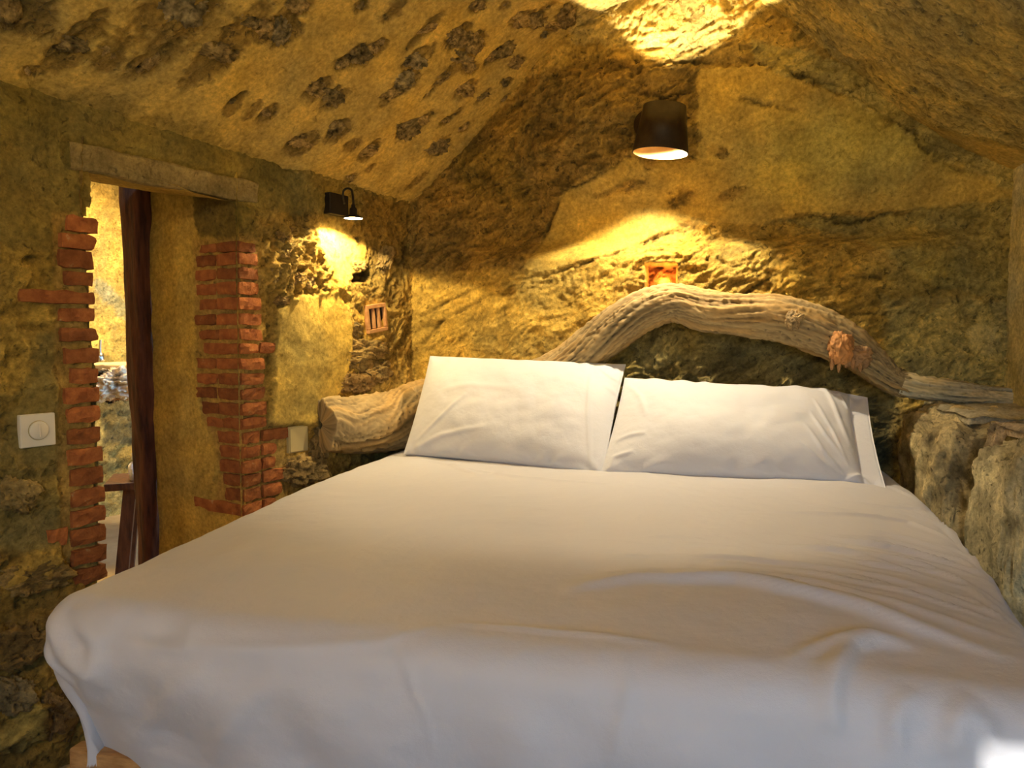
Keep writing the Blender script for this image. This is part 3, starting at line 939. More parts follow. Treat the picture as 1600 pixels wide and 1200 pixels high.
# stones bedded in the left wall by the corner
for k, (x, y, a, b, t, c, n_) in enumerate([
        (573, 546, 30, 14, 8, (0.42, 0.28, 0.09), 0.0), (556, 567, 24, 12, 20, (0.44, 0.29, 0.09), 0.0), (590, 582, 19, 15, -30, (0.38, 0.25, 0.08), 0.0), (556, 598, 26, 16, 0, (0.36, 0.22, 0.07), 0.0),
        (475, 735, 30, 22, -10, (0.45, 0.30, 0.10), 0.0), (497, 690, 12, 28, 10, (0.36, 0.24, 0.08), 0.0), (548, 512, 16, 10, 30, (0.42, 0.28, 0.09), 0.0), (452, 402, 16, 9, 50, (0.45, 0.30, 0.10), 0.0),
        (474, 438, 14, 10, 20, (0.40, 0.26, 0.09), 0.0), (442, 368, 10, 14, 20, (0.38, 0.25, 0.08), 0.0), (562, 415, 9, 7, 0, (0.46, 0.32, 0.11), 0.0), (445, 470, 14, 8, 10, (0.38, 0.24, 0.08), 0.0),
        (600, 405, 9, 18, 15, (0.40, 0.27, 0.09), 0.0), (428, 430, 9, 12, 0, (0.40, 0.27, 0.09), 0.0), (25, 775, 30, 25, 10, (0.34, 0.24, 0.08), 0.0), (55, 900, 50, 22, -12, (0.38, 0.25, 0.075), 0.0),
        (40, 1000, 48, 30, -20, (0.27, 0.17, 0.05), 0.0), (20, 1085, 32, 28, 0, (0.27, 0.20, 0.085), 0.0), (85, 1120, 26, 34, 10, (0.20, 0.12, 0.04), 0.0)]):
    c0 = on_left(x, y)
    th = math.radians(t)
    a1 = on_left(x + a * math.cos(th), y + a * math.sin(th)) - c0
    a2 = on_left(x - b * math.sin(th), y + b * math.cos(th)) - c0
    lump('stone', c0 + N * 0.004, [a1, a2, -N * min(0.035, 0.5 * np.linalg.norm(a2) + 0.008)], WALL_LEFT, c, 0.30, 0.85, seed=k + 90, freq=1.3)

# ================================================================== right wall: boulders under a ledge
LEDGE = EYE - 0.235


def build_right():
    b = np.concatenate([np.linspace(-0.05, LEDGE - 0.03, 60), np.linspace(LEDGE - 0.02, LEDGE + 0.004, 8), np.arange(LEDGE + 0.012, EYE + 1.0, 0.012)])
    a = np.concatenate([np.arange(-1.15, 1.3, 0.05), np.arange(1.31, 3.2, 0.010)])
    def fn(A, B):
        low = sm(LEDGE + 0.004, LEDGE - 0.02, B)
        u = UR - 0.20 * low
        return up(u, A, B)
    s = Surf(a, b, fn, -U)
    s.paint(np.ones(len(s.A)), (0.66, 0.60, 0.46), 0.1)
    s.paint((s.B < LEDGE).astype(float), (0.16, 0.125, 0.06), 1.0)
    P = s.finish(0.012, 0.004, 21)
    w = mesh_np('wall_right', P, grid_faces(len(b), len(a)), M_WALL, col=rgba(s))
    tag(w, kind='structure')
    return w


WALL_RIGHT = build_right()
def boulder(u, v, z, ru, rv, rz, base, seed, amp=0.16, bl=0.62, tilt=0.0):
    c = U * u + V * v + Z * z
    ct, st = math.cos(tilt), math.sin(tilt)
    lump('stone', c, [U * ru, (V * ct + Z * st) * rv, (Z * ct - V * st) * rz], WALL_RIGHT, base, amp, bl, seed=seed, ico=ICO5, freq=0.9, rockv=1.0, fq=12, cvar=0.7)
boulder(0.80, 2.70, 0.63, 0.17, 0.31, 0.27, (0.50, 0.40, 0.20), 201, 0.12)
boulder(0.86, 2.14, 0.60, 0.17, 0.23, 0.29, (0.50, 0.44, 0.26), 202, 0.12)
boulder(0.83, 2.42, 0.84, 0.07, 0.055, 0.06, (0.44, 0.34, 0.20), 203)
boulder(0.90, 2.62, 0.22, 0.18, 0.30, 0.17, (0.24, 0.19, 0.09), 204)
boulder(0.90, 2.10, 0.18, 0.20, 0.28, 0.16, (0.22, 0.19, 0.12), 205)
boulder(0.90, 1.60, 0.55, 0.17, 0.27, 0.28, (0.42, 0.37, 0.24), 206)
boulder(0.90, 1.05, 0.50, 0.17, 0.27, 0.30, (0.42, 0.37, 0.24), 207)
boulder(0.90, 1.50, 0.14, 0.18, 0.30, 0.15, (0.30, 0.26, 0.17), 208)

def slab(name, corners, zt, th, base, seed, parent, amp=0.004):
    """thin stone slab, outline given in (u,v)"""
    n = 40; m = 24
    c = np.array(corners, float)
    A, B = [q.ravel() for q in np.meshgrid(np.linspace(0, 1, n), np.linspace(0, 1, m))]
    uv = (c[0] * ((1 - A) * (1 - B))[:, None] + c[1] * (A * (1 - B))[:, None] + c[2] * (A * B)[:, None] + c[3] * ((1 - A) * B)[:, None])
    top = up(uv[:, 0], uv[:, 1], np.full(len(A), zt))
    ed = np.minimum(np.minimum(A, 1 - A), np.minimum(B, 1 - B))
    top[:, 2] += -0.010 * sm(0.06, 0.0, ed) + amp * fbm(top, 14, 4, seed) * 2
    bot = top.copy(); bot[:, 2] = zt - th + 0.004 * fbm(top, 20, 3, seed + 1)
    f1 = grid_faces(m, n); f2 = grid_faces(m, n, m * n)[:, ::-1]
    idx = np.arange(m * n).reshape(m, n)
    loop = list(idx[0, :]) + list(idx[1:, -1]) + list(idx[-1, -2::-1]) + list(idx[-2:0:-1, 0])
    f3 = [(loop[i], loop[(i + 1) % len(loop)], loop[(i + 1) % len(loop)] + m * n, loop[i] + m * n) for i in range(len(loop))]
    P = np.concatenate([top, bot])
    out = fbm(P, 18, 3, seed + 5) * 0.012
    P = P + np.outer(out, U) + np.outer(out, V)
    col = np.asarray(base)[None] * (1 + 0.4 * fbm(P * np.array([1, 1, 3.0]), 14, 4, seed))[:, None]
    return mesh_np(name, P, np.concatenate([f1, f2, np.array(f3)]), M_WALL, parent, np.concatenate([col, np.full((len(P), 1), 0.6)], 1))
slab('ledge_stone', [(0.74, 2.52), (1.02, 2.52), (1.02, 3.06), (0.70, 3.06)], LEDGE + 0.008, 0.03, (0.50, 0.44, 0.29), 3, WALL_RIGHT)
slab('ledge_stone', [(0.80, 1.95), (1.02, 1.95), (1.02, 2.49), (0.78, 2.49)], LEDGE - 0.004, 0.03, (0.52, 0.42, 0.29), 9, WALL_RIGHT)

# ================================================================== floor, front wall, glass doors behind the camera
fl = pydata('floor', [U * -3.6 + V * -1.2, U * 1.3 + V * -1.2, U * 1.3 + V * 3.2, U * -3.6 + V * 3.2], [(0, 1, 2, 3)], M_FLOOR)
tag(fl, kind='structure')

def boxes(name, lst, mat, parent=None, axes=(U, V, Z), origin=np.zeros(3)):
    verts = []; faces = []
    for (x0, x1, y0, y1, z0, z1) in lst:
        k = len(verts)
        for x, y, z in ((x0, y0, z0), (x1, y0, z0), (x1, y1, z0), (x0, y1, z0), (x0, y0, z1), (x1, y0, z1), (x1, y1, z1), (x0, y1, z1)):
            verts.append(origin + axes[0] * x + axes[1] * y + axes[2] * z)
        faces += [tuple(k + q for q in f) for f in ((0, 3, 2, 1), (4, 5, 6, 7), (0, 1, 5, 4), (1, 2, 6, 5), (2, 3, 7, 6), (3, 0, 4, 7))]
    return pydata(name, verts, faces, mat, parent)


WF = boxes('wall_front', [(-3.6, 0.24, -1.3, -1.08, 0, 2.8), (0.95, 1.2, -1.3, -1.08, 0, 2.8), (0.24, 0.95, -1.3, -1.08, 2.0, 2.8)], mat_noise('front_plaster', (0.42, 0.30, 0.11), (0.52, 0.38, 0.15), 6, 0.9, 0.004, 40))
tag(WF, kind='structure')
DR = boxes('door_1', [(0.24, 0.29, -1.22, -1.16, 0, 2.0), (0.90, 0.95, -1.22, -1.16, 0, 2.0), (0.29, 0.90, -1.22, -1.16, 1.94, 2.0)], M_FRAME)
tag(DR, kind='structure')

# ================================================================== bed
BU0, BU1, BV0, BV1 = -1.15, 0.485, 1.03, 2.90


def widen(u, v):
    k = 1 + 0.15 * sm(0.85, 2.5, v)
    return -0.3325 + (u + 0.3325) * k

bed = tag(empty('bed', U * (BU0 + BU1) / 2 + V * 2.0), 'wide double bed with low honey-coloured wooden frame under white bedding', 'bed')
BTOP = 0.684


def bbox_part(name, lst, mat, bev=0.006):
    o = boxes(name, lst, mat, bed, origin=-np.array(bed.location))
    md = o.modifiers.new('bevel', 'BEVEL'); md.width = bev; md.segments = 2
    return o


fx0, fx1, fy0 = -1.15, BU1 - 0.03, 1.10
bbox_part('side_rail', [(fx0, fx0 + 0.035, fy0 + 0.04, BV1, 0.20, 0.378)], M_BEDWOOD)
bbox_part('side_rail', [(fx1 - 0.035, fx1, fy0 + 0.04, BV1, 0.20, 0.378)], M_BEDWOOD)
bbox_part('foot_rail', [(fx0, fx1, fy0, fy0 + 0.035, 0.20, 0.378)], M_BEDWOOD)
bbox_part('slat_base', [(fx0 + .04, fx1 - .04, fy0 + .05, BV1, 0.31, 0.33)], M_BEDWOOD)
for (a_, b_) in ((fx0 + .04, fy0 + .05), (fx1 - .11, fy0 + .05), (fx0 + .04, BV1 - .08), (fx1 - .11, BV1 - .08)):
    bbox_part('leg', [(a_, a_ + .07, b_, b_ + .07, 0.0, 0.31)], M_BEDWOOD)
bbox_part('mattress', [(BU0 + .09, BU1 - .09, BV0 + .10, BV1, 0.331, BTOP - 0.06)], M_MATTRESS, 0.04)


def build_duvet():
    R = 0.065
    H = 0.44
    inner = (BU0 + R, BU1 - R, BV0 + R, 3.4)
    st = 0.0068
    a = np.arange(BU0 + R - H, BU1 - R + H, st)
    b = np.arange(BV0 + R - H, 2.895, st)
    A, B = [q.ravel() for q in np.meshgrid(a, b)]
    qa = np.clip(A, inner[0], inner[1]); qb = np.clip(B, inner[2], inner[3])
    da, db = A - qa, B - qb
    dl = np.hypot(da, db)
    dirv = np.stack([da, db], 1) / np.maximum(dl, 1e-6)[:, None]
    arc = R * PI / 2
    th = np.clip(dl / R, 0, PI / 2)
    g = R * np.sin(th)
    drop = R * (1 - np.cos(th))
    rest = np.clip(dl - arc, 0, None)
    rest = np.minimum(rest, 0.30)
    g = g + 0.008 * np.sin(np.clip(rest / 0.16, 0, 1) * PI) - (0.10 + 0.28 * np.exp(-((A - BU0) / 0.30) ** 2)) * np.clip(rest - 0.02, 0, None) * sm(0, 0.08, rest)
    drop = drop + rest * 0.93
    u = qa + dirv[:, 0] * g; v = qb + dirv[:, 1] * g
    # loft of the duvet: full along the edges, softly domed
    ea = np.minimum(A - BU0, BU1 - A); eb = B - BV0
    z = BTOP + 0.020 * sm(0.0, 0.24, ea) * sm(0.0, 0.30, eb) + 0.010 * np.sin((A + 0.3) * 2.1) * sm(0, .3, ea) - drop
    u = widen(u, v)
    P = up(u, v, z)
    # outward normals of the smooth form
    nv = up(dirv[:, 0] * np.sin(th), dirv[:, 1] * np.sin(th), np.cos(th))
    px, py = project(P)
    away = ((CAM - P) * nv).sum(1) < 0.05
    def loc(x, y):          # only places one can see: not the far hanging side
        i = int(np.argmin((px - x) ** 2 + (py - y) ** 2 + 1e7 * away)); return A[i], B[i]
    h = np.zeros(len(A))
    def fold(pp, width, hgt, asym=0.0, sharp=1.0):
        nonlocal h
        q = [loc(*p) for p in pp]
        wob = 0.01 * fbm(P, 5, 2, 7)
        d, t, side = line_dist(A + wob, B + wob, q)
        tap = np.clip(np.sin(np.clip(t, 0, 1) * PI), 0, 1) ** 0.7
        w = width * np.where(side > 0, 1 + asym, 1 - asym)
        h = h + 1.6 * hgt * np.exp(-(d / w) ** 2 * sharp) * tap
    # long pulled ridges from the right-hand side
    fold([(870, 925), (1000, 905), (1150, 912), (1300, 940), (1450, 985), (1600, 1032)], 0.020, 0.012, 0.3)
    fold([(900, 905), (1020, 893), (1150, 900), (1280, 915), (1420, 950), (1600, 1005)], 0.012, 0.006)
    fold([(1020, 868), (1200, 880), (1380, 905), (1600, 975)], 0.010, 0.005)
    fold([(1180, 850), (1300, 862), (1450, 890), (1590, 950)], 0.009, 0.005)
    fold([(1250, 835), (1380, 845), (1500, 880), (1590, 930)], 0.008, 0.005)
    fold([(1150, 800), (1300, 805), (1420, 815), (1520, 850)], 0.010, 0.005)
    fold([(1300, 780), (1380, 790), (1460, 800), (1510, 830)], 0.007, 0.004)
    fold([(1330, 750), (1400, 765), (1450, 785)], 0.007, 0.004)
    rr = np.random.RandomState(12)
    for k in range(34):
        x = rr.uniform(1180, 1420); y = rr.uniform(775, 930)
        L = rr.uniform(90, 240); sl = 0.10 + 0.30 * (x - 1100) / 400
        fold([(x, y), (x + L * .5, y + L * sl * .4), (x + L, y + L * sl)], rr.uniform(0.004, 0.008), rr.uniform(0.002, 0.0055))
    for k in range(12):
        x = rr.uniform(850, 1100); y = rr.uniform(830, 900); L = rr.uniform(60, 160)
        fold([(x, y), (x + L * .5, y + L * .02), (x + L, y + L * .08)], rr.uniform(0.004, 0.008), rr.uniform(0.001, 0.0025))
    # foot: creases across the hanging front
    fold([(170, 1000), (300, 1012), (450, 1015), (600, 1000), (720, 975)], 0.010, 0.003)
    fold([(700, 972), (850, 985), (1000, 1003), (1060, 1012)], 0.008, 0.004)
    fold([(1300, 1160), (1305, 1090), (1310, 1045), (1330, 1012), (1370, 1000), (1440, 1008)], 0.016, 0.010, 0.4)
    fold([(1230, 1030), (1290, 1008), (1350, 993), (1430, 995)], 0.014, 0.006)
    fold([(1390, 1190), (1395, 1130), (1420, 1080)], 0.014, 0.006)
    fold([(1480, 1190), (1490, 1130), (1520, 1090)], 0.016, 0.008)
    fold([(1560, 1190), (1540, 1150), (1530, 1110)], 0.014, 0.006)
    fold([(620, 950), (640, 1040), (665, 1120), (680, 1200)], 0.006, 0.002)
    fold([(960, 1010), (985, 1080), (960, 1200)], 0.010, 0.003)
    # gathered corner by the doorway
    fold([(60, 960), (95, 1010), (140, 1050), (150, 1110)], 0.020, 0.010)
    fold([(110, 950), (150, 1000), (170, 1080)], 0.018, 0.008)
    fold([(180, 965), (230, 990), (300, 985)], 0.028, -0.008)
    fold([(62, 1010), (100, 1050), (130, 1080)], 0.014, 0.008)
    fold([(200, 1180), (260, 1100), (330, 1030)], 0.022, 0.006)
    fold([(330, 1190), (380, 1110), (450, 1040)], 0.022, 0.005)
    # head: crease beneath pillows
    fold([(700, 725), (750, 742), (810, 738)], 0.014, 0.004)
    fold([(640, 715), (800, 745), (1000, 760)], 0.010, 0.003)
    # soft quilted unevenness
    h = h + 0.006 * fbm(P, 3.2, 3, 77) + 0.0012 * fbm(P * np.array([1, 1, 2.0]), 16, 3, 78)
    hang = sm(arc * 0.8, arc * 1.6, dl)
    h = h + hang * 0.006 * np.sin((A + 0.35 * B) * 26 + 3 * fbm(P, 2, 2, 5))
    P = P + nv * h[:, None]
    P[:, 2] = np.maximum(P[:, 2], 0.350)
    f = grid_faces(len(b), len(a))
    keepv = dl < 0.39
    kf = keepv[f].all(1)
    f = f[kf]
    used = np.unique(f); mp = np.full(len(P), -1); mp[used] = np.arange(len(used))
    root = V * 0
    o = mesh_np('duvet', P[used], mp[f], M_SHEET)
    tag(o, 'large plain white duvet spread over the whole bed and tucked at foot', 'duvet')
    return o


DUVET = build_duvet()


def pillow(name, c3, T, label, seed, folds, flap=1.0, bulge=0.0, mat=M_PILLOW):
    """c3: 3-D corners TL, TR, BR, BL; puffed towards the room"""
    n, m = 190, 130
    a = np.linspace(-1, 1, n); b = np.linspace(-1, 1, m)
    A, B = [q.ravel() for q in np.meshgrid(a, b)]
    TL, TR, BR, BL = [np.asarray(q, float) for q in c3]
    s_ = (A + 1) / 2; t_ = (B + 1) / 2
    base = (BL[None] * ((1 - s_) * (1 - t_))[:, None] + BR[None] * (s_ * (1 - t_))[:, None] + TR[None] * (s_ * t_)[:, None] + TL[None] * ((1 - s_) * t_)[:, None])
    nr = np.cross(TR - TL, BL - TL); nr = nr / np.linalg.norm(nr)
    if nr @ (CAM - base.mean(0)) < 0: nr = -nr
    xax = (TR - TL) / np.linalg.norm(TR - TL); yax = np.cross(nr, xax)
    if yax[2] < 0: yax = -yax
    # edges pulled in between the corners
    base = base - np.outer(0.007 * A * (1 - B ** 2), xax) - np.outer(0.006 * B * (1 - A ** 2), yax)
    base = base + np.outer(bulge * np.exp(-((A - 0.62) / 0.42) ** 2) * np.clip(B, 0, 1) ** 2, yax)
    Ax = np.where(A > 0, np.clip(A / flap, 0, 1), A)
    prof = np.clip(1 - np.abs(Ax) ** 2.6, 0, 1) ** 0.62 * np.clip(1 - np.abs(B) ** 2.3, 0, 1) ** 0.55
    out = []
    for sgn, k in ((1, 1.0), (-1, 0.45)):
        thick = T * k * prof
        h = 0.010 * fbm(base * 1.0 + seed, 5, 3, seed) * prof * sgn
        if sgn > 0:
            P0 = base + np.outer(thick, nr)
            px, py = project(P0)
            for (pp, w, hg) in folds:
                q = []
                for p in pp:
                    i = int(np.argmin((px - p[0]) ** 2 + (py - p[1]) ** 2)); q.append((A[i] * 0.36, B[i] * 0.2))
                d, t, side = line_dist(A * 0.36, B * 0.2, q)
                h = h + hg * np.exp(-(d / w) ** 2) * np.clip(np.sin(np.clip(t, 0, 1) * PI), 0, 1) ** 0.6
        edge = np.clip(np.maximum(np.abs(A), np.abs(B)), 0, 1)
        h = h + 0.004 * np.sin(A * 23 + 5 * fbm(base, 6, 2, seed)) * sm(0.75, 0.95, np.abs(B)) * sm(1, .93, edge)
        out.append(base + np.outer(sgn * thick, nr) + np.outer(h, nr))
    f1 = grid_faces(m, n); f2 = grid_faces(m, n, m * n)[:, ::-1]
    P = np.concatenate(out)
    idx = np.arange(m * n).reshape(m, n)
    loop = list(idx[0, :]) + list(idx[1:, -1]) + list(idx[-1, -2::-1]) + list(idx[-2:0:-1, 0])
    # a narrow stitched rim
    P[m * n:][loop] -= nr * 0.004
    f3 = [(loop[i], loop[(i + 1) % len(loop)], loop[(i + 1) % len(loop)] + m * n, loop[i] + m * n) for i in range(len(loop))]
    o = mesh_np(name, P, np.concatenate([f1, f2, np.array(f3)]), mat)
    tag(o, label, 'pillow', 'white pillows against the headboard')
    return o


def on_v(px, py, v):
    return on_back(px, py, v)


pillow('pillow', [on_v(672, 556, 2.86), on_v(978, 569, 2.82), on_v(944, 742, 2.43), on_v(630, 710, 2.64)], 0.085,
       'left white pillow propped against the headboard, top edge level with driftwood', 5,
       [([(925, 580), (918, 640), (925, 735)], 0.006, 0.004), ([(650, 690), (690, 650), (730, 615)], 0.008, 0.005), ([(640, 705), (690, 680), (760, 665)], 0.010, 0.005),
        ([(945, 600), (965, 620), (968, 660)], 0.008, 0.006), ([(960, 660), (955, 690), (945, 730)], 0.006, 0.005), ([(690, 610), (740, 600), (800, 605)], 0.012, 0.003),
        ([(935, 575), (955, 590), (972, 600)], 0.006, 0.005)])
pillow('pillow', [on_v(976, 590, 2.78), on_v(1356, 626, 2.78), on_v(1384, 762, 2.42), on_v(936, 741, 2.43)], 0.095,
       'right white pillow with loose crumpled case end at its right side', 9,
       [([(1290, 600), (1310, 650), (1330, 700)], 0.008, 0.008), ([(1265, 640), (1290, 680), (1320, 720)], 0.006, 0.006), ([(1255, 660), (1285, 705), (1320, 745)], 0.006, 0.006),
        ([(1305, 610), (1325, 640), (1345, 645)], 0.006, 0.006), ([(1250, 690), (1280, 720), (1310, 745)], 0.006, 0.005), ([(1270, 620), (1300, 670), (1325, 730)], 0.005, 0.005),
        ([(950, 735), (960, 715), (990, 705)], 0.008, 0.006), ([(960, 690), (985, 680), (1010, 675)], 0.008, 0.005), ([(1100, 735), (1180, 745), (1280, 752)], 0.010, 0.004),
        ([(980, 600), (1000, 620), (1010, 650)], 0.008, 0.004), ([(1320, 755), (1345, 745), (1362, 760)], 0.006, 0.006), ([(1285, 600), (1300, 615), (1320, 620)], 0.005, 0.005)], 0.86, 0.035)

# ================================================================== driftwood headboard
def depth_pt(px, py, margin):
    pl = on_left(px, py); pb = on_back(px, py)
    off = float(back_off(np.array([pb @ U]), np.array([pb[2]]))[0])
    pb = on_back(px, py, VB - off)
    dl = (pl - CAM) @ FW if (ray(px, py) @ N) < 0 or True else 99
    # the nearer of the two walls along this ray
    best = pb
    if ray(px, py) @ N > 0 and (pl - CAM) @ FW < (pb - CAM) @ FW:
        best = pl
    d = (best - CAM) @ FW
    return CAM + ray(px, py) * (d - margin)


def catmull(pts, n):
    pts = np.asarray(pts, float)
    p = np.concatenate([[2 * pts[0] - pts[1]], pts, [2 * pts[-1] - pts[-2]]])
    out = []
    m = len(pts) - 1
    for q in np.linspace(0, m - 1e-6, n):
        i = int(q); t = q - i
        a, b, c, d = p[i], p[i + 1], p[i + 2], p[i + 3]
        out.append(0.5 * (2 * b + (c - a) * t + (2 * a - 5 * b + 4 * c - d) * t * t + (3 * b - a - 3 * c + d) * t ** 3))
    return np.array(out)


def log(name, ctrl, parent, n=420, seg=84, seed=0, base=(0.27, 0.18, 0.068), grain=0.0075, cap=0.5, flat=0.85, twist=1.5, ends=(0.7, 0.6)):
    """ctrl rows: px, py, radius px, margin from the wall"""
    rows = []
    for (x, y, r, mg) in ctrl:
        p = depth_pt(x, y, mg)
        rows.append([*p, r * ((p - CAM) @ FW) / F])
    c = catmull(rows, n)
    cen, rad = c[:, :3], c[:, 3]
    T = np.gradient(cen, axis=0); T /= np.linalg.norm(T, axis=1, keepdims=True)
    ln = np.concatenate([[0], np.cumsum(np.linalg.norm(np.diff(cen, axis=0), axis=1))])
    nrm = -V[None] - T * (-(T @ V))[:, None]; nrm /= np.linalg.norm(nrm, axis=1, keepdims=True)
    bi = np.cross(T, nrm)
    th = np.linspace(0, 2 * PI, seg, endpoint=False)
    Lg, Th = np.meshgrid(ln, th, indexing='ij')
    tw = Th + twist * Lg
    q = np.stack([np.cos(tw) * 1.0, np.sin(tw) * 1.0, Lg * 1.6], -1).reshape(-1, 3)
    wp = q + 0.25 * np.stack([perlin(q * 1.3, seed), perlin(q * 1.3 + 9, seed + 1), np.zeros(len(q))], 1)
    gr = ridged(wp * np.array([1, 1, 0.35]), 4.5, 4, seed + 3, 0.62) - 0.5
    crack = ridged(wp * np.array([1, 1, 0.22]), 3.0, 1, seed + 9)
    crk = sm(0.93, 0.995, crack) * sm(-0.1, 0.25, perlin(q * np.array([1, 1, 1.2]), seed + 5))
    big = fbm(q * np.array([1, 1, 0.8]), 0.9, 2, seed + 6)
    rr = np.repeat(rad, seg)
    r = rr * (1 + 0.16 * big) + grain * gr - 0.012 * crk
    i = np.repeat(np.arange(n), seg)
    endf = np.sqrt(np.clip(1 - (1 - np.clip(i / (n * 0.008), 0, 1)) ** 2, 0.0, 1)) * np.sqrt(np.clip(1 - (1 - np.clip((n - 1 - i) / (n * 0.008), 0, 1)) ** 2, 0, 1))
    left = np.clip(1 - i / (n * 0.25), 0, 1)
    r = r * (0.15 + 0.85 * endf) * (1 + left * 0.10 * np.cos(4 * Th.ravel() + 0.6))
    P = cen[i] + (np.cos(Th).ravel() * r * flat)[:, None] * nrm[i] + (np.sin(Th).ravel() * r)[:, None] * bi[i]
    g = np.arange(n * seg).reshape(n, seg)
    f = np.stack([g[:-1], np.roll(g[:-1], -1, 1), np.roll(g[1:], -1, 1), g[1:]], -1).reshape(-1, 4)
    k0 = len(P)
    P = np.concatenate([P, [cen[0], cen[-1]]])
    def fan(row, c): return [(row[j], row[(j + 1) % seg], c, c) for j in range(seg)]
    tone = 1 + 0.62 * gr + 0.25 * big
    col = np.asarray(base)[None] * tone[:, None]
    col = col * (1 - 0.75 * crk)[:, None]
    warm = sm(-0.2, 0.3, fbm(q, 1.2, 3, seed + 8))
    col = col * (1 + np.outer(warm - 0.5, [0.12, 0.0, -0.25]))
    col = np.concatenate([col, [np.array(base) * 0.5] * 2])
    col = np.clip(col, 0.01, 0.9)
    tri = np.array([(row[j], row[(j + 1) % seg], cc) for row, cc in ((g[0], k0), (g[-1], k0 + 1)) for j in range(seg)])
    me_o = mesh_np(name, P, f, M_WOODC, parent, np.concatenate([col, np.ones((len(P), 1))], 1))
    return me_o


def mat_driftwood():
    m, nt, b = new_mat('driftwood')
    L = nt.links.new
    ca = nd(nt, 'ShaderNodeVertexColor', layer_name='Col')
    geo = nd(nt, 'ShaderNodeNewGeometry')
    n2 = nd(nt, 'ShaderNodeTexNoise', Scale=120.0, Detail=6.0, Roughness=0.7)
    L(geo.outputs['Position'], n2.inputs['Vector'])
    L(ca.outputs['Color'], b.inputs['Base Color'])
    bp = nd(nt, 'ShaderNodeBump', Strength=0.6, Distance=0.0025)
    L(n2.outputs[0], bp.inputs['Height']); L(bp.outputs[0], b.inputs['Normal'])
    b.inputs['Roughness'].default_value = 0.75
    return m


M_WOODC = mat_driftwood()
DW = tag(empty('driftwood_headboard', U * 0.0 + V * 2.9 + Z * 0.9), 'long weathered driftwood trunk arching over the pillows as a headboard', 'headboard')
dwo = -np.array(DW.location)
def under(o):
    o.matrix_parent_inverse = DW.matrix_world.inverted()
    o.location = tuple(dwo)
    return o
under(log('trunk', [(500, 664, 38, .05), (520, 662, 40, .06), (560, 662, 41, .075), (610, 656, 42, .09), (660, 640, 42, .10), (720, 622, 36, .10), (790, 606, 32, .09), (850, 588, 28, .08),
                    (890, 568, 29, .08), (930, 538, 31, .09), (970, 507, 31, .10), (1010, 484, 29, .11), (1055, 473, 27, .11), (1105, 486, 29, .11), (1160, 492, 30, .11), (1210, 497, 33, .11),
                    (1255, 510, 34, .11), (1295, 527, 32, .11), (1330, 545, 28, .11), (1362, 570, 23, .10), (1392, 593, 19, .09), (1422, 606, 17, .08)], DW, 520, 96, 3))
under(log('branch', [(1405, 598, 17, .09), (1440, 606, 17, .08), (1490, 612, 17, .07), (1540, 618, 15, .06), (1590, 622, 13, .05)], DW, 160, 56, 40, base=(0.40, 0.34, 0.20), grain=0.004))
def knot(name, px, py, r, mg, base, seed, sx=1.0, sy=1.0, amp=0.5):
    c = depth_pt(px, py, mg)
    s_ = ((c - CAM) @ FW) / F * r
    o = lump(name, c, [U * s_ * sx, -V * s_ * 0.8, Z * s_ * sy], DW, base, amp, 1.0, M_WOODC, seed, ICO4, 1.4)
    under(o); return o
knot('knot', 1240, 502, 13, 0.19, (0.30, 0.20, 0.08), 301, 0.8, 1.1, 0.3)
knot('knot', 1248, 496, 8, 0.205, (0.42, 0.28, 0.11), 302, 1.0, 0.8, 0.3)
tag(knot('broken_stub', 1314, 543, 20, 0.17, (0.46, 0.21, 0.06), 303, 0.85, 1.25, 0.22), 'orange broken stub of side branch')
knot('broken_stub', 1340, 558, 18, 0.15, (0.30, 0.17, 0.07), 304, 1.1, 0.9, 0.25)
for q in range(5):
    knot('splinter', 1300 + q * 11, 568 + 4 * math.sin(q * 2.1), 6, 0.17, (0.36, 0.19, 0.07), 320 + q, 0.5, 1.7, 0.15)

# ================================================================== lamps
def lathe(profile, seg, centre, ax, up_, mat, name, parent, close=True, smooth=True):
    ax = np.asarray(ax); up_ = np.asarray(up_); side = np.cross(up_, ax)
    P = []; n = len(profile)
    for j in range(seg):
        t = 2 * PI * j / seg
        for r, h in profile:
            P.append(centre + (ax * math.cos(t) + side * math.sin(t)) * r + up_ * h)
    f = []
    for j in range(seg):
        k = (j + 1) % seg
        for i in range(n - 1):
            f.append((j * n + i, k * n + i, k * n + i + 1, j * n + i + 1))
    o = pydata(name, P, f, mat, parent, smooth)
    return o


def tube(pts, r, mat, name, parent, seg=14, n=60):
    c = catmull(pts, n)
    T = np.gradient(c, axis=0); T /= np.linalg.norm(T, axis=1, keepdims=True)
    ref = np.array([0.3, 0.2, 0.9]) if abs(T[0][2]) < 0.8 else np.array([1.0, 0.2, 0])
    P = []; f = []
    nrm = np.cross(T[0], ref); nrm /= np.linalg.norm(nrm)
    for i in range(n):
        nrm = nrm - T[i] * (nrm @ T[i]); nrm /= np.linalg.norm(nrm)
        bi = np.cross(T[i], nrm)
        for j in range(seg):
            t = 2 * PI * j / seg
            P.append(c[i] + (nrm * math.cos(t) + bi * math.sin(t)) * r)
    for i in range(n - 1):
        for j in range(seg):
            k = (j + 1) % seg
            f.append((i * seg + j, i * seg + k, (i + 1) * seg + k, (i + 1) * seg + j))
    f.append(tuple(range(seg))[::-1]); f.append(tuple(range((n - 1) * seg, n * seg)))
    return pydata(name, P, f, mat, parent, True)


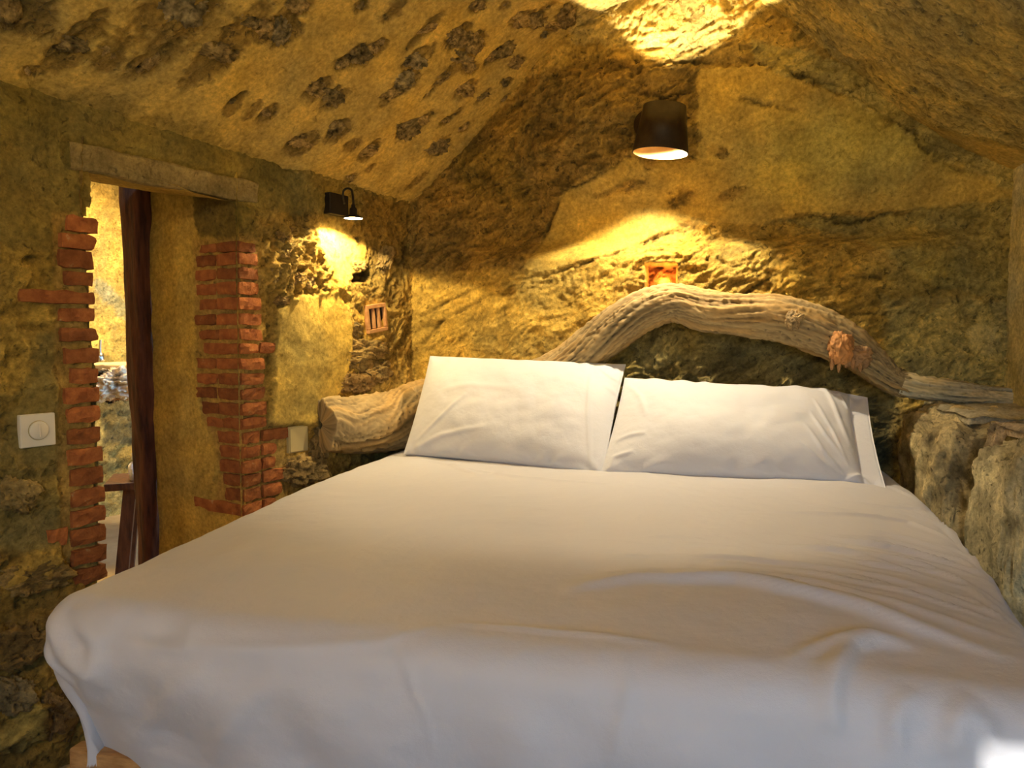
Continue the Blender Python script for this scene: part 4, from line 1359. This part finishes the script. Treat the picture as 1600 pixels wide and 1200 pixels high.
def spot_light(name, loc, dirv, watts, angle, blend, col, parent, size=0.012):
    l = bpy.data.lights.new(name, 'SPOT')
    l.energy = watts; l.spot_size = math.radians(angle); l.spot_blend = blend
    l.color = col; l.shadow_soft_size = size
    o = bpy.data.objects.new(name, l)
    o.location = tuple(map(float, loc))
    o.rotation_euler = Vector(tuple(map(float, dirv))).to_track_quat('-Z', 'Y').to_euler()
    C.objects.link(o)
    if parent is not None: o.parent = parent
    return o


WARM = (1.0, 0.83, 0.56)
VL = 2.72            # lamp plane
lc = on_back(1035, 203, VL)
lamp = tag(empty('wall_lamp', lc), 'dark bronze cone-shaded wall lamp mounted on the wall above the right pillow', 'lamp')
tilt = math.radians(-5)
lup = Z * math.cos(tilt) + U * math.sin(tilt) * -1
lup = Z * math.cos(tilt) - U * math.sin(tilt)
lax = np.cross(lup, V); lax /= np.linalg.norm(lax)
o0 = np.zeros(3)
dlam = (lc - CAM) @ FW
hh = 0.5 * 72 * dlam / F; rt = 0.5 * 66 * dlam / F; rb = 0.5 * 87 * dlam / F
lathe([(rt - .003, hh), (rt, hh), (rb, -hh), (rb - .003, -hh)], 64, o0, lax, lup, M_BRONZE, 'lamp_shade', lamp)
lathe([(rt - .003, hh), (rb - .003, -hh)], 64, o0, lax, lup, M_GOLDIN, 'shade_lining', lamp)
wallv = VB - 0.115
# round back plate and arm
pc = on_back(1014, 196, VB - 0.14) - lc
pc = pc - V * 0.0
lathe([(0.0, 0.0), (0.055, 0.0), (0.055, 0.02), (0.0, 0.02)], 40, pc, lup, -V, M_BRONZE, 'mounting_plate', lamp)
tube([pc - V * 0.01, pc * 0.6, pc * 0.25 + lup * 0.0, pc * 0.12], 0.009, M_BRONZE, 'arm', lamp)
lathe([(0.0, 0.018), (0.026, 0.018), (0.030, 0.0), (0.026, -0.018), (0.0, -0.018)], 24, lup * 0.02, lax, lup, M_GOLDIN, 'lamp_holder', lamp)
spot_light('lamp_light', lup * 0.048, lup - 0.13 * V, 28, 86, 0.06, WARM, lamp)
spot_light('lamp_light', -lup * 0.003, -lup + V * 0.05 + U * 0.10, 34, 112, 0.25, WARM, lamp)

# gooseneck lamp on the left wall
gp = on_left(526, 320, -0.012)
lamp2 = tag(empty('gooseneck_lamp', gp), 'small black gooseneck wall lamp with square plate on left wall', 'lamp')
def lw_box(name, cx, cz, w, h, n0, n1, mat, parent, bev=0.0, rot=0.0):
    """box on the left wall; centre offset (s,z) from the parent's origin"""
    ca_, sa_ = math.cos(rot), math.sin(rot)
    ax = S * ca_ + Z * sa_; az = Z * ca_ - S * sa_
    o = boxes(name, [(cx - w / 2, cx + w / 2, n0, n1, cz - h / 2, cz + h / 2)], mat, parent, (ax, N, az))
    if bev:
        md = o.modifiers.new('bevel', 'BEVEL'); md.width = bev; md.segments = 3
    return o
lw_box('back_plate', 0, 0, 0.100, 0.078, -0.014, 0.03, M_BLACK, lamp2, 0.003)
dg = (gp - CAM) @ FW
def gpt(px, py, out):
    return CAM + ray(px, py) * (dg - out) - gp
tube([gpt(538, 318, 0.0), gpt(536, 306, 0.02), gpt(537, 298, .025), gpt(543, 294.5, .03), gpt(549, 297, .035), gpt(551, 305, .05), gpt(552, 316, .06), gpt(552, 322, .06)], 0.0042, M_BLACK, 'gooseneck', lamp2)
hc = gpt(552, 325, 0.06)
lathe([(0.0, 0.012), (0.007, 0.012), (0.008, 0.002), (0.0135, -0.003), (0.014, -0.022), (0.018, -0.026), (0.0365, -0.036), (0.036, -0.039), (0.017, -0.029), (0.0, -0.027)], 40, hc, S, Z, M_BLACK, 'lamp_shade', lamp2)
lathe([(0.0, -0.0375), (0.034, -0.0375)], 40, hc, S, Z, M_LENS, 'diffuser', lamp2)
spot_light('lamp_light', hc - Z * 0.043, -Z + N * 0.10, 15, 144, 0.10, (1.0, 0.76, 0.38), lamp2, 0.02)

# added fill light: unseen globe behind the camera that warms the walls
gl_ = tag(empty('fill_globe', U * -0.75 + V * -1.02 + Z * 1.85), 'added warm fill light, unseen glowing globe on the wall opposite the headboard', 'lamp')
lathe([(0.0, 0.0), (0.05, 0.0), (0.05, 0.02), (0.0, 0.02)], 32, -V * 0.06, U, V, M_BRONZE, 'mounting_plate', gl_)
lathe([(0.09 * math.sin(t * PI / 16), -0.09 * math.cos(t * PI / 16)) for t in range(17)], 32, V * 0.06, U, Z, mat_emit('fill_globe_glow', (1.0, 0.86, 0.66), 66.0), 'globe', gl_)

# hidden lamp in the small niche above the wood
nl = on_back(1038, 447, VB - 0.05)
socket = tag(empty('recessed_spotlight', nl), 'small glowing spotlight hidden in orange recess behind top of driftwood arch', 'lamp')
lathe([(0.0, -0.02), (0.022, -0.02), (0.022, 0.0), (0.0, 0.0)], 24, np.zeros(3), U, Z, M_BRONZE, 'housing', socket)
lathe([(0.0, 0.0015), (0.018, 0.0015)], 24, np.zeros(3), U, Z, M_BULB, 'lens', socket)
pl_ = bpy.data.lights.new('lamp_light', 'POINT'); pl_.energy = 0.5; pl_.color = (1.0, 0.55, 0.16); pl_.shadow_soft_size = 0.015
po = bpy.data.objects.new('lamp_light', pl_); po.location = (0, 0, 0.018); C.objects.link(po); po.parent = socket

# ================================================================== plates, grille
sw = tag(empty('light_switch', on_left(57, 672, -0.004)), 'square white light switch with round dial by the door', 'switch')
lw_box('plate', 0, 0, 0.086, 0.084, -0.009, 0.012, M_PLASTIC, sw, 0.003)
lathe([(0.0, 0.0095), (0.0235, 0.0095), (0.0235, 0.0125), (0.0215, 0.0145), (0.0, 0.0145)], 48, np.zeros(3), S, -N, M_PLASTIC, 'dial', sw)
lw_box('ridge', 0.001, 0, 0.0025, 0.034, -0.0175, -0.012, M_PLASTIC, sw, 0.0008)
lathe([(0.0235, 0.0091), (0.0252, 0.0091), (0.0252, 0.0100), (0.0235, 0.0100)], 48, np.zeros(3), S, -N, M_OLDPLASTIC, 'dial_ring', sw)
cp = tag(empty('cover_plate', on_left(466, 686, -0.006)), 'tan blank cover plate on the wall right of brick pillar', 'plate')
lw_box('plate', 0, 0, 0.086, 0.088, -0.006, 0.014, M_OLDPLASTIC, cp, 0.003)
lw_box('rim', 0, 0, 0.092, 0.094, -0.002, 0.014, M_OLDPLASTIC, cp, 0.002)
vg = tag(empty('vent_grille', on_left(586, 497, -0.006)), 'terracotta air vent brick with upright slots on left wall', 'vent')
rot = math.radians(8)
W_, H_ = 0.118, 0.112
def vslab(name, cx, cz, w, h, n0, n1, mat, bev=0.0015):
    return lw_box(name, cx, cz, w, h, n0, n1, mat, vg, bev, rot)
vslab('frame', 0, H_ / 2 - .008, W_, .016, -0.014, 0.03, M_TERRA)
vslab('frame', 0, -H_ / 2 + .007, W_, .014, -0.014, 0.03, M_TERRA)
vslab('frame', -W_ / 2 + .006, 0, .012, H_ - .032, -0.014, 0.03, M_TERRA)
vslab('frame', W_ / 2 - .006, 0, .012, H_ - .032, -0.014, 0.03, M_TERRA)
for cx in (-0.016, 0.016):
    vslab('bar', cx, 0, .012, H_ - .032, -0.011, 0.03, M_TERRA)
vslab('cavity', 0, 0, W_ - .01, H_ - .01, 0.0, 0.031, M_DARK, 0.0)

# ================================================================== timber post in the doorway
def post():
    x0, x1 = 190, 239
    n = 90; seg = 40
    rows = []
    for i in range(n):
        t = i / (n - 1)
        y = 286 + t * (1010 - 286)
        xl = 190 + (y - 300) * 0.066 * (0.7 + 0.0 * t)
        xr = 237 + (y - 310) * 0.030
        pl = on_left((xl + xr) / 2, y, 0.50)
        d = (pl - CAM) @ FW
        rows.append((pl, (xr - xl) / 2 * d / F * 0.84))
    P = []
    root = tag(empty('timber_post', rows[-1][0]), 'dark reddish brown timber post standing in the doorway', 'post')
    for i, (c, r) in enumerate(rows):
        for j in range(seg):
            t = 2 * PI * j / seg
            cx, cy = math.cos(t), math.sin(t)
            k = (abs(cx) ** 4 + abs(cy) ** 4) ** -0.25
            wob = 1 + 0.015 * math.sin(i * 0.12 + 2 * cx) 
            P.append(c + (S * 0.96 * cx + N * 1.1 * cy) * r * k * wob * 1.0)
    P = np.array(P)
    g = np.arange(n * seg).reshape(n, seg)
    f = np.stack([g[:-1], np.roll(g[:-1], -1, 1), np.roll(g[1:], -1, 1), g[1:]], -1).reshape(-1, 4)
    c = P.mean(0)
    P = P + np.stack([fbm(P * np.array([1, 1, .15]), 22, 3, 1), fbm(P * np.array([1, 1, .15]), 22, 3, 4), np.zeros(len(P))], 1) * 0.008
    o = mesh_np('shaft', rel(P, root), f, M_POST, root)
    return root
post()

# ================================================================== bathroom beyond
NB = 2.6
def build_bath():
    a = np.arange(0.4, 3.4, 0.02); b = np.arange(-0.02, 2.6, 0.02)
    s = Surf(a, b, lambda A, B: left_pt(A, B, NB), -N)
    s.paint(np.ones(len(s.A)), (0.58, 0.40, 0.15), 0.7)
    s.paint(s.spot(175, 300, 0.12, 0.10, 0, 0.6) * 0.7, (0.36, 0.22, 0.07))
    s.paint(s.mask([(140, 425), (170, 450), (205, 480), (210, 515), (180, 490), (150, 460)], 0.01, 0.05), (0.42, 0.37, 0.27), 0.9)
    m = s.mask([(140, 600), (260, 590), (260, 700), (160, 690)], 0.02, 0.08)
    s.paint(m, (0.17, 0.125, 0.065), 1.0)
    s.paint(s.mask([(140, 695), (260, 700), (260, 800), (140, 800)], 0.02, 0.05), (0.42, 0.27, 0.09), 1.0)
    P = s.finish(0.045, 0.01, 31)
    w = mesh_np('wall_bathroom', P, grid_faces(len(b), len(a)), M_WALL, col=rgba(s))
    tag(w, kind='structure')
build_bath()
bm = mat_noise('bathroom_plaster', (0.46, 0.31, 0.11), (0.56, 0.40, 0.16), 6, 0.9, 0.004, 40)
for nme, P4 in (('wall_bathroom_end', [(3.3, 0.0, 0), (3.3, NB, 0), (3.3, NB, 2.4), (3.3, 0.0, 2.4)]), ('wall_bathroom_side', [(0.0, 0.04, 0), (0.5, NB, 0), (0.5, NB, 2.4), (0.0, 0.04, 2.4)]),
                ('ceiling_bathroom', [(-0.3, 0.03, 2.3), (3.3, 0.03, 2.3), (3.3, NB, 2.3), (0.3, NB, 2.3)]), ('floor_bathroom', [(-0.3, 0.0, 0.001), (3.3, 0.0, 0.001), (3.3, NB + .1, 0.001), (0.0, NB + .1, 0.001)])):
    o = pydata(nme, [L0 + S * a_ + N * b_ + Z * c_ for a_, b_, c_ in P4], [(0, 1, 2, 3)], M_FLOOR if 'floor' in nme else bm)
    tag(o, kind='structure')
bl = bpy.data.lights.new('bathroom_light', 'AREA'); bl.energy = 30; bl.color = (1.0, 0.74, 0.36); bl.size = 0.35
bo = bpy.data.objects.new('bathroom_light', bl)
bo.location = tuple(L0 + S * 1.55 + N * 1.75 + Z * 2.22); C.objects.link(bo)

# wash stand: pale slab, rough petrified basin, tap
def at_d(px, py, d):
    return CAM + ray(px, py) * d
DBA = 3.95
ws = tag(empty('washbasin', at_d(185, 600, DBA)), 'rough black and white petrified stone washbasin seen through the doorway', 'washbasin')
o = lump('bowl', np.zeros(3), [U * 0.13, V * 0.12, Z * 0.085], ws, (0.62, 0.55, 0.42), 0.35, 1.0, seed=411, freq=1.6, ico=ICO5)
me = o.data; ca = me.color_attributes['Col']
pp = np.empty(len(me.vertices) * 3, np.float32); me.vertices.foreach_get('co', pp); pp = pp.reshape(-1, 3)
nz = fbm(pp.astype(float) + 3.3, 12, 3, 5)
x_ = pp @ U
bk = sm(0.02, 0.10, -(x_ + 0.02) + 0.25 * nz)
br = sm(0.0, 0.1, nz - 0.02) * sm(0.0, 0.03, -pp[:, 2] + 0.03 * nz)
c4 = np.tile([0.66, 0.55, 0.40, 0.3], (len(pp), 1)).astype(np.float32)
c4[:, :3] += (np.array([0.38, 0.18, 0.06]) - c4[:, :3]) * br[:, None]
c4[:, :3] += (np.array([0.012, 0.012, 0.014]) - c4[:, :3]) * bk[:, None]
ca.data.foreach_set('color', c4.ravel())
ct = tag(boxes('stone_shelf', [(-0.30, 0.30, -0.12, 0.30, -0.02, 0.02)], mat_noise('pale_stone', (0.55, 0.40, 0.20), (0.70, 0.55, 0.32), 12, 0.7, 0.004, 50), None, origin=at_d(195, 574, DBA + 0.12)),
         'pale rough stone shelf behind the washbasin in the bathroom', 'shelf')
md = ct.modifiers.new('bevel', 'BEVEL'); md.width = 0.012; md.segments = 3
tp = tag(empty('tap', at_d(157, 561, DBA)), 'small steel tap standing over washbasin, half hidden by brick jamb', 'tap')
lathe([(0, 0.03), (0.016, 0.03), (0.018, 0.0), (0.020, -0.012), (0, -0.012)], 20, np.zeros(3), U, Z, M_CHROME, 'body', tp)
tube([Z * 0.03, Z * 0.06, Z * 0.085 + U * 0.002, Z * 0.10 + U * 0.004], 0.006, M_CHROME, 'lever', tp)
tube([Z * 0.012, Z * 0.016 - V * 0.04, Z * 0.004 - V * 0.09], 0.009, M_CHROME, 'spout', tp)

# stool and towels
DS = 3.35
sc_ = at_d(163, 757, DS)
seat_z = float(sc_[2]) + 0.0
st0 = np.array([sc_[0], sc_[1], 0.0])
Xs = np.array([0.94, 0.34, 0]); Ys = np.array([-0.34, 0.94, 0])
stool = tag(empty('stool', st0), 'small dark brown wooden stool beyond the doorway holding rolled towels', 'stool')
o = boxes('seat', [(0.0, 0.36, -0.02, 0.26, seat_z - 0.030, seat_z + 0.004)], M_STOOL, stool, (Xs, Ys, Z))
md = o.modifiers.new('bevel', 'BEVEL'); md.width = 0.005; md.segments = 2
for (x, y) in ((0.10, 0.02), (0.30, 0.02), (0.10, 0.21), (0.30, 0.21)):
    dx = -0.05 if x < 0.2 else 0.03; dy = -0.02 if y < 0.1 else 0.02
    w = 0.026
    vv = []
    for (zz_, ox, oy) in ((0.0, dx, dy), (seat_z - 0.03, 0, 0)):
        for sx, sy in ((-1, -1), (1, -1), (1, 1), (-1, 1)):
            vv.append(Xs * (x + ox + sx * w) + Ys * (y + oy + sy * w) + Z * zz_)
    o = pydata('leg', vv, [(0, 3, 2, 1), (4, 5, 6, 7), (0, 1, 5, 4), (1, 2, 6, 5), (2, 3, 7, 6), (3, 0, 4, 7)], M_STOOL, stool)
boxes('apron', [(0.12, 0.30, 0.0, 0.03, seat_z - 0.075, seat_z - 0.03)], M_STOOL, stool, (Xs, Ys, Z))


def towel(px, py, r_px, label, seed):
    d = DS + 0.09
    c = at_d(px, py, d)
    r = r_px * d / F
    L = 0.22
    D_, Fc = ICO5
    # rolled cloth: spiral step on the ends, soft cylinder
    ax = Xs; n, m = 60, 64
    P = []; 
    for i in range(n):
        t = i / (n - 1)
        # profile runs end-centre -> rim -> along -> rim -> end-centre
        if t < 0.25: rr_, hh_ = r * (t / 0.25), 0.0 - 0.006 * math.cos(t / 0.25 * 5 * PI)
        elif t > 0.75: rr_, hh_ = r * (1 - t) / 0.25, L + 0.006 * math.cos((1 - t) / 0.25 * 5 * PI)
        else: rr_, hh_ = r, L * (t - 0.25) / 0.5
        e = min(1.0, 0.0 + 1.0)
        for j in range(m):
            a_ = 2 * PI * j / m
            k = 1 - 0.05 * math.exp(-((a_ - 1.0) * 3) ** 2)
            P.append(c + ax * hh_ + (Ys * math.cos(a_) + Z * math.sin(a_)) * rr_ * k)
    P = np.array(P)
    P = P + 0.008 * np.stack([fbm(P, 22, 3, seed + q) for q in range(3)], 1)
    g = np.arange(n * m).reshape(n, m)
    f = np.stack([g[:-1], np.roll(g[:-1], -1, 1), np.roll(g[1:], -1, 1), g[1:]], -1).reshape(-1, 4)
    o = mesh_np('rolled_towel', P, f, M_TOWEL)
    tag(o, label, 'towel', 'rolled towels on the stool')
    return o
towel(205, 736, 15.5, 'lower of two rolled white towels, resting on the stool seat', 3)
towel(209, 708, 12.0, 'upper of two rolled white towels, stacked on the other on stool', 7)
